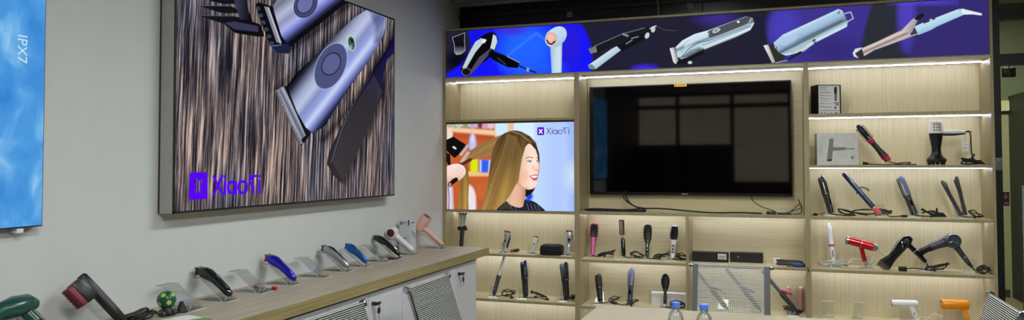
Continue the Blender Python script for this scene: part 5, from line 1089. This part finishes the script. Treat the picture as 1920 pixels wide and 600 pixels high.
obj('cord_bundle', MB().tube(smooth_path(coil(.205, -.01, .055, .035, .045, 3.4, 91, 0, .0042), 4), .0042, 7), RUBBER, t)
tg = obj('tag', MB().box(.142, .180, -.024, -.0232, .088, .158), WHITE, t, 0); obj('tag_string', MB().tube([(.162,-.008,.208),(.161,-.0235,.158)], .0009, 5), BLACK, t)
q = MB()
for z, w in ((.146,.024),(.138,.010),(.128,.026),(.112,.020),(.105,.022),(.098,.024)): q.box(.148, .148+w, -.0243, -.024, z, z+.0022)
obj('tag_print', q, MATS['grey_print'], tg, 0)
# ---- shelf with four irons
std(2.796, .165, ZCc, 'clear acrylic stand under the black and silver flat iron')
t = flat_iron('flat_iron', 'black and silver flat iron next to the navy curling iron', 'flat iron', seat(2.798, .163, ZCc+LG, 26, 18, -6), .258, .036, DARKG, DARKG, .003, mat('dark_chrome', (120, 120, 120), .2, metal=.9), CHROME, None, True)
cord(t, (2.80,.15,ZCc+.012), 2.90, .14, .05, .035, ZCc, 41, r=.0036); obj('hanging_ring', MB().tube(smooth_path([(2.77,.14,ZCc+.02),(2.74,.12,ZCc+.012),(2.715,.10,ZCc+.008)], 4), .002, 6), RUBBER, t, 60, True)
obj('plug', MB().lathe((2.716,.10,ZCc+.008), (2.694,.09,ZCc+.009), [(0,.005),(.3,.009),(1,.010)], 14), BLACK, t, 40, True)
std(3.105, .165, ZCc, 'clear acrylic stand under the navy curling iron', 12)
t = thing('curling_iron', 'navy curling iron with a coral base, tilted on its stand', 'curling iron', seat(3.100, .150, ZCc+LG, 0, 10, -38))
obj('base', MB().lathe((0,-.018,0), (0,-.018,.055), [(0,.014),(.3,.0165),(1,.0165)], 20), mat('coral_plastic', (226, 96, 98), 0.35), t)
obj('handle', MB().lathe((0,-.018,.055), (0,-.018,.185), [(0,.0165),(.15,.017),(.8,.018),(1,.0165)], 20), NAVY, t); obj('ring', MB().lathe((0,-.018,.052), (0,-.018,.058), [(0,.0172),(1,.0172)], 20), CHROME, t)
obj('barrel', MB().lathe((0,-.018,.185), (0,-.018,.350), [(0,.0175),(.93,.0165),(1,.010)], 20), NAVY, t); obj('clamp', MB().sweep([(0,-.035,.19),(0,-.036,.26),(0,-.034,.34)], [(.011,.003),(.011,.003),(.007,.003)], n=12), NAVY, t)
obj('lever', MB().sweep([(.014,-.022,.212),(.030,-.022,.204),(.046,-.022,.185),(.050,-.022,.158)], [(.006,.003),(.006,.003),(.006,.003),(.004,.002)], n=10), NAVY, t)
obj('thumb_tab', MB().lathe((-.012,-.018,.196), (-.024,-.018,.190), [(0,.006),(1,.004)], 10), NAVY, t)
cord(t, (3.105,.14,ZCc+.012), 3.05, .20, .12, .035, ZCc, 43, r=.0036, turns=2.2, plug=(3.22,.10))
std(3.300, .165, ZCc, 'clear acrylic stand under the blue-grey flat iron', 6)
t = flat_iron('flat_iron', 'blue-grey flat iron leaning between the navy iron and the open iron', 'flat iron', seat(3.306, .163, ZCc+LG, 10, 18, -14), .262, .044, DARKG, GREY, .001, PERI, CHROME, None, True)
cord(t, (3.31,.15,ZCc+.012), 3.42, .16, .07, .035, ZCc, 47, r=.0038, turns=3); obj('upright_plug', MB().lathe((3.438,.15,ZCc+.03), (3.438,.15,ZCc+.062), [(0,.007),(1,.005)], 12), BLACK, t, 40, True)
std(3.577, .155, ZCc, 'clear acrylic stand under the open grey flat iron')
t = flat_iron('flat_iron', 'dark grey flat iron standing open in a narrow V', 'flat iron', seat(3.574, .153, ZCc+LG, 72, 18, 0) @ Ry(-2), .246, .034, GUN, DARKG, .030, GUN)
cord(t, (3.58,.14,ZCc+.012), 3.655, .15, .04, .035, ZCc, 53, turns=2)
# ---- shelf with the wand and three dryers
std(2.812, .15, ZD, 'clear acrylic stand under the white curling wand')
t = thing('curling_wand', 'white curling wand with a magenta ring and coiled pale cord', 'curling wand', seat(2.816, .148, ZD+LG, 0, 16, -5))
obj('handle', MB().lathe((0,-.017,0), (0,-.017,.125), [(0,.010),(.1,.0125),(.6,.014),(1,.0155)], 20), WHITE, t); obj('ring', MB().lathe((0,-.017,.122), (0,-.017,.140), [(0,.016),(.4,.019),(1,.016)], 20), PINKM, t)
obj('barrel', MB().lathe((0,-.017,.138), (0,-.017,.262), [(0,.0165),(1,.0135)], 20), mat('white_ceramic', (232, 234, 240), 0.25), t); obj('tip', MB().lathe((0,-.017,.262), (0,-.017,.285), [(0,.0135),(.3,.0115),(1,.009)], 16), LIGHTG, t)
obj('control_strip', MB().rbox(-.004, .004, -.0315, -.028, .05, .10, .001), GREY, t)
cord(t, (2.815,.14,ZD+.012), 2.815, .13, .09, .05, ZD, 59, r=.0042, turns=3.2, m=mat('pale_cord', (206, 208, 212), 0.45))
std(3.012, .14, ZD, 'clear acrylic stand under the red hair dryer')
y = .135
def absdryer(label, base): return thing('hair_dryer', label, 'hair dryer', base)
t = absdryer('red cylindrical hair dryer with silver ends', (3.012, y, ZD))
obj('barrel', MB().lathe((2.905,y,.987), (3.056,y,.948), [(0,.0265),(1,.0285)], 28), RED, t, 40, True); obj('air_outlet', MB().lathe((2.893,y,.990), (2.907,y,.9865), [(0,.022),(.01,.0265),(1,.0270)], 28), SILVER, t, 40, True)
obj('outlet_grille', MB().lathe((2.8925,y,.9901), (2.896,y,.9893), [(0,.019),(1,.019)], 24), DARKG, t, 40, True); obj('rear_cap', MB().lathe((3.056,y,.948), (3.085,y,.9405), [(0,.0285),(.4,.027),(.8,.020),(1,.012)], 28), SILVER, t, 40, True)
obj('seam_ring', MB().lathe((2.984,y,.9666), (2.9865,y,.966), [(0,.0285),(1,.0285)], 28), SILVER, t, 40, True)
obj('handle', MB().sweep([(2.982,y,.955),(2.988,y,.93),(3.000,y,.875),(3.006,y,.850)], [(.014,.014),(.0145,.0145),(.0145,.0145),(.013,.013)], n=20), RED, t, 40, True); obj('handle_end', MB().lathe((3.006,y,.852), (3.012,y,.818), [(0,.0135),(.3,.012),(1,.006)], 18), SILVER, t, 40, True)
obj('cord', MB().tube(smooth_path([(3.012,y,.822),(2.97,y-.02,.812),(2.91,y-.01,.81),(2.905,y+.02,.835),(2.95,y+.05,.86),(3.05,y+.06,.845),(3.08,y+.04,.90),(3.06,y+.02,.935)], 5), .003, 7), mat('white_cord', (210, 206, 200), 0.5), t, 60, True)
obj('cord', MB().tube(smooth_path([(3.08,y+.01,.94),(3.11,y+.03,.91),(3.15,y+.04,.885),(3.14,y+.05,.86),(3.07,y+.04,.83),(3.05,y,.815),(3.09,y-.02,.81)], 5), .003, 7), MATS['white_cord'], t, 60, True)
y = .115
t = absdryer('glossy black hair dryer with a comb nozzle resting on the shelf', (3.24, y, ZD))
obj('barrel', MB().sweep([(3.272,y,1.012),(3.255,y,1.000),(3.222,y,.962),(3.190,y,.915),(3.165,y,.882)], [(.024,.024),(.037,.037),(.036,.036),(.030,.030),(.027,.024)], n=28, round_ends=True), BLACKG, t, 50, True)
obj('side_cap', MB().lathe((3.250,y-.034,.995), (3.250,y-.0385,.995), [(0,.017),(.7,.016),(1,.012)], 20), DARKG, t, 40, True); obj('switch', MB().rbox(3.222, 3.228, y-.038, y-.033, .945, .967, .002), CHROME, t, 40, True)
obj('comb_nozzle', MB().sweep([(3.168,y,.888),(3.150,y,.868),(3.128,y,.842)], [(.026,.024),(.031,.020),(.040,.015)], n=20, e=3), BLACK, t, 40, True)
q = MB(); d = Vector((-.62, 0, -.78)); sx = Vector((.78, 0, -.62))
for i in range(9):
    for jy in (-.007, .007): b = Vector((3.128, y+jy, .842))+sx*(-.036+.009*i); q.lathe(b-d*.006, b+d*.040, [(0,.0032),(.8,.0022),(1,.0012)], 7)
obj('comb_teeth', q, BLACK, t, 40, True)
obj('handle', MB().sweep([(3.258,y,.978),(3.285,y,.950),(3.325,y,.908),(3.362,y,.862)], [(.017,.016),(.018,.017),(.0165,.016),(.012,.012)], n=20), BLACKG, t, 40, True); obj('handle_band', MB().lathe((3.300,y,.934), (3.304,y,.930), [(0,.0182),(1,.0182)], 20), SILVER, t, 40, True)
std(3.372, .15, ZD, 'clear acrylic stand holding the handle of the glossy black dryer', -25)
cord(t, (3.365,y,.855), 3.43, .15, .07, .03, ZD, 61, r=.004, turns=2.0); obj('plug', MB().rbox(3.198, 3.246, .06, .09, ZD, ZD+.030, .004), BLACK, t, 40, True); obj('plug_lead', MB().tube(smooth_path([(3.245,.075,ZD+.016),(3.29,.09,ZD+.020),(3.36,.12,ZD+.012)], 5), .0035, 7), RUBBER, t, 60, True)
y = .15
t = absdryer('gunmetal hair dryer with a round disc head and folded handle', (3.53, y, ZD))
obj('barrel', MB().sweep([(3.520,y,1.004),(3.480,y,.992),(3.440,y,.974),(3.400,y,.954)], [(.044,.034),(.034,.030),(.027,.026),(.024,.023)], n=26), GUN, t, 50, True)
hd_ = obj('head', MB().lathe((3.522,y+.040,1.004), (3.522,y-.046,1.004), [(0,.030),(.12,.042),(.5,.0475),(.85,.0475),(1,.042)], 36), GUN, t, 40, True)
q = MB()
for r in (.037, .026): q.rings([[Vector((3.522+(r+u)*math.cos(a), y-.046+w, 1.004+(r+u)*math.sin(a))) for u, w in ((-.0016,0),(0,-.003),(.0016,0),(0,.002))] for a in np.linspace(0, 2*PI, 40, endpoint=False)], closed=True)
for a in (90, 210, 330): a = math.radians(a); q.sweep([(3.522+.004*math.cos(a), y-.0465, 1.004+.004*math.sin(a)), (3.522+.027*math.cos(a), y-.0465, 1.004+.027*math.sin(a))], [(.003,.003),(.006,.003)], n=8)
obj('disc_emblem', q, mat('pale_violet_metal', (150, 152, 178), 0.25, metal=.7), hd_, 40, True)
obj('nozzle', MB().sweep([(3.404,y,.956),(3.375,y,.942),(3.350,y,.928),(3.338,y,.920)], [(.024,.022),(.020,.017),(.023,.012),(.024,.010)], n=20, e=2.8), BLACK, t, 40, True)
obj('handle', MB().sweep([(3.540,y,.972),(3.560,y,.940),(3.590,y,.895),(3.612,y,.862)], [(.020,.018),(.0175,.017),(.016,.016),(.014,.014)], n=20), GUN, t, 40, True); obj('handle_end', MB().lathe((3.610,y,.865), (3.628,y,.838), [(0,.014),(.5,.011),(1,.006)], 16), BLACK, t, 40, True)
obj('button', MB().rbox(3.586, 3.594, y-.019, y-.014, .893, .905, .001), LIGHTG, t, 40, True); obj('hanging_loop', MB().tube(smooth_path([(3.625,y,.845),(3.637,y-.004,.850),(3.634,y-.004,.836),(3.626,y,.832)], 4), .0022, 6), BLACK, t, 60, True)
std(3.622, .165, ZD, 'clear acrylic stand holding the handle of the gunmetal dryer', -20)
cord(t, (3.628,y,.836), 3.685, .11, .030, .05, ZD, 67, r=.0045, turns=3.6, h=.045)
# ---- lowest shelf beside the glass partition
std(2.778, .185, ZE, 'empty clear stand with a square top beside the oak upright', 0, 'notch'); std(2.965, .195, ZE, 'empty clear stand turned aside near the white mini dryer', -24, 'notch')
def mini(label, x0, x1, z, r, y, hx, hb, m, inner):
    t = absdryer(label, (hb, y, ZE))
    obj('barrel', MB().lathe((x0,y-.012,z), (x1,y+.006,z+.002), [(0,r*.95),(.02,r),(.93,r),(.98,r*.93),(1,r*.8)], 28), m, t, 40, True)
    obj('air_outlet', MB().lathe((x0-.0006,y-.0121,z), (x0+.004,y-.0115,z), [(0,r*.80),(1,r*.80)], 26), inner, t, 40, True); obj('outlet_core', MB().lathe((x0-.003,y-.0124,z), (x0+.004,y-.0115,z), [(0,r*.3),(.3,r*.45),(1,r*.45)], 20), m, t, 40, True)
    obj('handle', MB().sweep([(hx,y,z-r*.7),(hx+(hb-hx)*.3,y-.002,z-r-.02),(hb,y-.008,ZE+.012)], [(.016,.014),(.016,.014),(.014,.013)], n=20, e=2.8), m, t, 40, True)
    obj('switch', MB().rbox(hx+(hb-hx)*.4-.004, hx+(hb-hx)*.4+.004, y-.022, y-.014, z-r-.045, z-r-.028, .0015), LIGHTG, t, 40, True); return t
t = mini('white mini hair dryer on the lowest visible shelf', 3.163, 3.318, .582, .0225, .16, 3.278, 3.318, WHITE, GREY)
cord(t, (3.318,.15,ZE+.02), 3.38, .16, .07, .04, ZE, 71, r=.003, turns=1.4, h=.09, m=MATS['white_cord'], tie=False); std(3.255, .19, ZE, 'clear acrylic stand behind the white mini dryer', -20)
t = mini('orange mini hair dryer beside the tilted mesh chair', 3.455, 3.612, .590, .0325, .17, 3.580, 3.612, ORANGE, mat('dark_orange', (150, 84, 10), 0.45))
cord(t, (3.61,.16,ZE+.02), 3.50, .10, .05, .03, ZE, 73, r=.003, turns=1.2, h=.05, m=ORANGE, tie=False); std(3.585, .205, ZE, 'clear acrylic stand behind the orange mini dryer', 10)

# ------------------------------------------------------------------ tools along the worktop
def cst(y, label, x=0.137, rz=92): return stand('counter', T(x, y, CZ) @ Rz(rz), label, GC)  # worktop item positions were scaled about the camera, then written as plain numbers
def cseat(y, x=0.137, rz=92, s=-.040, h=.0125, tilt=52.4): return T(x, y, CZ) @ Rz(rz) @ T(0, s, h) @ Rx(-tilt)
cst(-2.880, 'empty clear stand behind the green ball'); cst(-2.667, 'clear stand under the plain black clipper'); cst(-2.438, 'empty clear stand beside the red-capped vial')
cst(-2.195, 'clear stand under the cobalt blue clipper'); cst(-1.931, 'empty clear stand between the blue and the grey clippers'); cst(-1.698, 'clear stand under the grey and black clipper')
cst(-1.494, 'clear stand under the small metallic blue trimmer'); cst(-1.263, 'empty clear stand beside the small blue trimmer'); cst(-1.086, 'clear stand under the slim black clipper near the carton')
clipper('hair_clipper', 'plain black clipper on the worktop, nearest the green ball', cseat(-2.667), .200, BLACKG, BLACK, BLACK, CHROME, bend=-1.7, fat=1.3)
clipper('hair_clipper', 'cobalt blue clipper with a copper blade on the worktop', cseat(-2.195), .195, mat('cobalt_blue', (24, 26, 190), 0.18, metal=.45, coat=.6), BRONZE, mat('violet_blue', (50, 30, 200), 0.18, metal=.5, coat=.6), CHROME, bend=-1.2, fat=1.3)
clipper('hair_clipper', 'grey and black clipper on the worktop beside the small blue trimmer', cseat(-1.698), .190, SILVER, DARKG, BLACKG, CHROME, bend=-1.2, fat=1.25)
t = clipper('hair_trimmer', 'small metallic blue trimmer on the worktop', cseat(-1.494), .165, mat('azure_metal', (30, 100, 190), 0.2, metal=.6, coat=.4), mat('bright_blue', (20, 60, 210), .35), mat('teal_metal', (40, 110, 150), 0.2, metal=.7), CHROME, 'trimmer', .72, -.8, 1.25)
t = clipper('hair_clipper', 'slim black clipper with a chrome tail beside the carton', cseat(-1.086), .205, BLACKG, DARKG, CHROME, CHROME, wide=.9, bend=-1.6, fat=1.2)
obj('cord', MB().tube(smooth_path([(.185,-1.086,CZ+.02),(.205,-1.10,CZ+.008),(.195,-1.15,CZ+.0045),(.155,-1.16,CZ+.0045),(.165,-1.14,CZ+.0045),(.205,-1.13,CZ+.0045)], 5), .004, 7), RUBBER, t, 60, True)
t = thing('vial', 'thin vial with red caps lying on the worktop', 'vial', T(.140, -2.355, CZ+.0085) @ Rz(-8))
obj('tube', MB().lathe((-.050,0,0), (.050,0,0), [(0,.006),(1,.006)], 14), mat('pale_tube', (205, 200, 196), .35), t); obj('cap', MB().lathe((-.068,0,0), (-.048,0,0), [(0,.007),(.1,.0078),(1,.0078)], 16), REDP, t); obj('cap', MB().lathe((.046,0,0), (.070,0,0), [(0,.0082),(.9,.0082),(1,.0075)], 16), REDP, t)
# carton and the two dryers at the far end
t = thing('carton', 'tall white carton printed with tools at the worktop end', 'box', T(.073, -.738, CZ) @ Rz(4)); obj('body', MB().rbox(-.042, .042, -.045, .045, 0, .212, .0008, 1), mat('white_carton', (200, 204, 208), .5, var=.02), t, 20)
q = MB()
for x, z, w, h in ((-.034,.185,.009,.022),(.022,.183,.010,.036),(-.020,.190,.004,.020),(-.010,.188,.004,.022),(.004,.192,.003,.018)): q.box(x, x+w, -.0456, -.045, z, z+h)
obj('print', q, mat('navy_print', (44, 50, 78), .5), t, 0); q = MB()
for y_, z, w, h in ((-.035,.196,.05,.008),(-.03,.18,.02,.003),(-.03,.168,.012,.003),(-.040,.012,.02,.022)): q.box(.042, .0426, y_, y_+w, z, z+h)
obj('side_print', q, MATS['navy_print'], t, 0)
q = MB()
for x, z in ((-.016,.095),(-.012,.065)): q.sweep([(x,-.0453,z),(x+.03,-.0453,z+.004)], [(.003,.0004),(.005,.0004)], n=8)
q.sweep([(.0423,-.018,.11),(.0423,-.018,.15)], [(.0004,.010),(.0004,.012)], front=(0,1,0), n=12); q.sweep([(.0423,.02,.09),(.0423,.02,.13)], [(.0004,.012),(.0004,.014)], front=(0,1,0), n=12)
obj('printed_tools', q, MATS['grey_print'], t, 0)
cst(-.892, 'clear stand under the white dryer in front of the tall carton')
t = thing('hair_dryer', 'white tubular dryer with a copper outlet in front of the tall carton', 'hair dryer', cseat(-.892))
obj('handle', MB().lathe((0,-.020,0), (0,-.020,.17), [(0,.015),(.05,.0175),(.7,.0185),(1,.020)], 24), WHITE, t)
obj('head', MB().lathe((.030,-.026,.185), (-.048,-.026,.180), [(0,.020),(.12,.031),(.9,.034),(1,.033)], 32), WHITE, t); obj('air_outlet', MB().lathe((-.0465,-.026,.1801), (-.0490,-.026,.180), [(0,.027),(1,.027)], 28), mat('dark_copper', (104, 50, 34), .4, metal=.5), t); obj('outlet_core', MB().lathe((-.047,-.026,.180), (-.0515,-.026,.180), [(0,.012),(1,.009)], 18), mat('dark_copper_core', (70, 34, 26), .4), t)
obj('button', MB().lathe((0,-.036,.10), (0,-.0405,.10), [(0,.005),(1,.004)], 12), LIGHTG, t)
cst(-.495, 'clear stand under the pale pink dryer at the worktop end', .170)
PINK = mat('pale_pink', (226, 180, 168), .4)
t = thing('hair_dryer', 'pale pink dryer with a thick barrel at the worktop end', 'hair dryer', cseat(-.495, .170))
obj('handle', MB().lathe((0,-.022,0), (0,-.022,.20), [(0,.012),(.06,.0155),(.6,.018),(1,.019)], 24), PINK, t); obj('handle_end', MB().lathe((0,-.022,.004), (0,-.022,-.010), [(0,.012),(1,.008)], 18), mat('gold_ring', (190, 150, 110), .3, metal=.8), t)
obj('barrel', MB().lathe((0,.012,.205), (0,-.105,.213), [(0,.030),(.06,.0385),(.9,.0405),(1,.039)], 36), PINK, t); obj('air_outlet', MB().lathe((0,-.1035,.2129), (0,-.1058,.213), [(0,.031),(1,.031)], 28), mat('dusk_grille', (92, 66, 70), .5), t)
# tools at the near end
t = thing('hair_dryer', 'dark green egg-shaped hair dryer on the worktop', 'hair dryer', (0.156, -3.484, CZ)); GRN = mat('bottle_green', (18, 72, 62), .28, coat=.3)
stand('counter', T(.132, -3.525, CZ) @ Rz(92), 'clear stand under the green egg-shaped dryer', GC)
obj('barrel', MB().sweep([(.094,-3.668,1.014),(.090,-3.635,1.026),(.088,-3.588,1.035),(.086,-3.541,1.037),(.085,-3.517,1.032)], [.020,.031,.036,.033,.022], n=28, round_ends=True), GRN, t, 50, True)
obj('handle', MB().sweep([(.090,-3.550,1.014),(.109,-3.536,.985),(.137,-3.513,.948),(.148,-3.503,.929)], [.020,.020,.018,.014], n=20), GRN, t, 50, True)
obj('air_outlet', MB().lathe((.095,-3.681,1.009), (.0935,-3.664,1.0155), [(0,.015),(1,.019)], 22), BLACK, t, 40, True); obj('button', MB().rbox(.130, .137, -3.532, -3.522, .975, .990, .002), DARKG, t, 40, True)
B0, B1 = Vector((.172, -3.225, .923)), Vector((.078, -3.3285, 1.1015)); D = (B1-B0)
t = thing('beard_brush', 'black heated block brush with dark crimson bristles', 'hair brush', (.172, -3.227, CZ)); sd = Vector((0, -.866, -.5)); sd = (sd-D.normalized()*sd.dot(D.normalized())).normalized(); nv = D.normalized().cross(sd)
obj('handle', MB().sweep([B0+D*k for k in (0, .03, .3, .7, .97, 1.0)], [(.014,.012),(.017,.015),(.018,.016),(.018,.016),(.017,.015),(.012,.010)], front=sd, n=20, e=4), BLACK, t, 40, True)
def blk(a0, a1, s0, s1, w, b): # block along the handle between a0,a1, sideways s0..s1
    m = MB().rbox(a0, a1, s0, s1, -w, w, b); Mx = Matrix((D.normalized().to_4d(), sd.to_4d(), nv.to_4d(), (0,0,0,1))).transposed(); Mx[3] = (0,0,0,1); Mx.translation = B0; return m.xf(Mx)
Lh = D.length
hb = obj('head', blk(Lh*.60, Lh*.985, .010, .060, .026, .007), BLACK, t, 40, True); obj('bristle_block', blk(Lh*.61, Lh*.975, .058, .080, .024, .005), mat('dark_crimson_bristle', (116, 14, 44), .5), hb, 40, True)
q = MB()
for i in range(11):
    for j in range(6):
        m_ = MB().lathe((Lh*.63+i*Lh*.033, .079, -.019+j*.0076), (Lh*.63+i*Lh*.033, .083, -.019+j*.0076), [(0,.0026),(1,.0018)], 6); Mx = Matrix((D.normalized().to_4d(), sd.to_4d(), nv.to_4d(), (0,0,0,1))).transposed(); Mx[3] = (0,0,0,1); Mx.translation = B0; m_.xf(Mx); q.add(m_.v, m_.f)
obj('bristles', q, MATS['dark_crimson_bristle'], hb, 40, True); obj('button', blk(Lh*.35, Lh*.40, -.018, -.014, .004, .001), GREY, t, 40, True)
stand('counter', T(.137, -3.262, CZ) @ Rz(92), 'clear stand under the black block brush', GC)
cord(t, (.175,-3.215,CZ+.015), .165, -3.125, .033, .052, CZ, 83, r=.0042, turns=2.2, h=.035); obj('adapter', MB().sweep([(.109,-3.154,CZ+.0135),(.118,-3.116,CZ+.0155),(.1275,-3.083,CZ+.025),(.129,-3.069,CZ+.030)], [(.012,.012),(.017,.014),(.018,.015),(.013,.011)], front=(0,0,1), n=16, e=3), BLACK, t, 40, True)
# ball, cone, leaflet
t = thing('massage_ball', 'green ball with gold pentagons on a black three-footed base', 'massage ball', (.175, -3.017, CZ))
bl = obj('ball', MB().ball((0,0,.062), .036, 28, 18), mat('football_green', (10, 88, 52), .3), t, 60); ph = (1+5**.5)/2; q = MB()
for a in [(0, s1, s2*ph) for s1 in (-1, 1) for s2 in (-1, 1)]+[(s1, s2*ph, 0) for s1 in (-1, 1) for s2 in (-1, 1)]+[(s2*ph, 0, s1) for s1 in (-1, 1) for s2 in (-1, 1)]:
    n_ = Rx(20) @ Rz(25) @ Vector(a).normalized(); e1 = n_.orthogonal().normalized(); e2 = n_.cross(e1); c = Vector((0,0,.062))
    q.rings([[c+(n_*math.cos(.30)+(e1*math.cos(2*PI*i/5)+e2*math.sin(2*PI*i/5))*math.sin(.30))*.0361 for i in range(5)], [c+(n_*math.cos(.27)+(e1*math.cos(2*PI*i/5)+e2*math.sin(2*PI*i/5))*math.sin(.27))*.0369 for i in range(5)], [c+(n_*math.cos(.10)+(e1*math.cos(2*PI*i/5)+e2*math.sin(2*PI*i/5))*math.sin(.10))*.0371 for i in range(5)]])
obj('pentagons', q, mat('gold_patch', (206, 196, 110), .35, metal=.3), bl, 30)
obj('base', MB().lathe((0,0,.004), (0,0,.030), [(0,.030),(.3,.031),(.7,.020),(1,.016)], 24), BLACK, t)
for a in (-70, 50, 170): c, s_ = math.cos(math.radians(a)), math.sin(math.radians(a)); obj('foot', MB().ball((.030*c, .030*s_, .0115), .0115, 16, 10), DARKG, t, 60)
t = thing('nozzle', 'black cone-shaped nozzle beside the green ball', 'nozzle', (.179, -2.941, CZ)); obj('body', MB().lathe((0,0,0), (0,0,.044), [(0,.024),(.08,.024),(.25,.018),(.6,.0125),(.95,.007),(1,.003)], 24), RUBBER, t); obj('rim', MB().lathe((0,0,0), (0,0,.004), [(0,.0255),(1,.0255)], 24), RUBBER, t)
t = thing('leaflet', 'white and green leaflet lying in front of the green ball', 'leaflet', T(.312, -3.045, CZ) @ Rz(-14)); obj('sheet', MB().box(-.075, .03, -.10, .045, 0, .0015), mat('white_paper', (222, 224, 222), .6), t, 0); obj('green_panel', MB().prism([(.012,-.10),(.085,-.10),(.085,.045),(.03,.045)], .0015, .0025, 'z'), mat('leaf_green', (104, 150, 76), .6), t, 0)

# ------------------------------------------------------------------ switch, sign and closer on the partition
t = thing('light_switch', 'pale grey light switch on the dark post beside the shelving', 'light switch', (3.838, .36, 1.452)); obj('plate', MB().rbox(-.016, .022, -.012, 0, 0, .084, .003), mat('grey_switch', (132, 140, 138), .4), t); obj('rocker', MB().rbox(-.006, .010, -.015, -.011, .022, .062, .002), mat('grey_rocker', (120, 128, 126), .4), t)
t = thing('door_sign', 'dark red door sign with white characters on the glass', 'sign', (3.887, .403, 1.218)); obj('plate', MB().box(-.022, .0215, -.002, 0, 0, .092), mat('dark_red_sign', (70, 12, 28), .4), t, 0)
q = MB(); q.box(-.0008, .0028, -.0035, -.002, .046, .082); q.prism([(-.0008,.046),(-.0065,.051),(-.0050,.053),(.0010,.049)], -.0035, -.002); q.prism([(-.006,.070),(-.0125,.054),(-.0100,.0535),(-.0035,.069)], -.0035, -.002); q.prism([(.008,.070),(.0145,.054),(.0120,.0535),(.0055,.069)], -.0035, -.002)
m_ = text_mb('ian', .026); m_.xf(T(-.010, -.0028, .012) @ Rx(90)); q.add(m_.v, m_.f); obj('lettering', q, mat('sign_white', (190, 170, 176), .5), t, 0)
t = thing('door_closer', 'dark door closer under the beam behind the glass partition', 'door closer', (3.92, .43, 2.075)); obj('body', MB().rbox(-.022, .05, 0, .04, 0, .062, .004), PFR, t); obj('arm', MB().box(.006, .012, -.006, .0, .0, .075), CHROME, t, 0); obj('pivot', MB().lathe((.009,-.008,.02), (.009,0,.02), [(0,.006),(1,.006)], 12), CHROME, t)
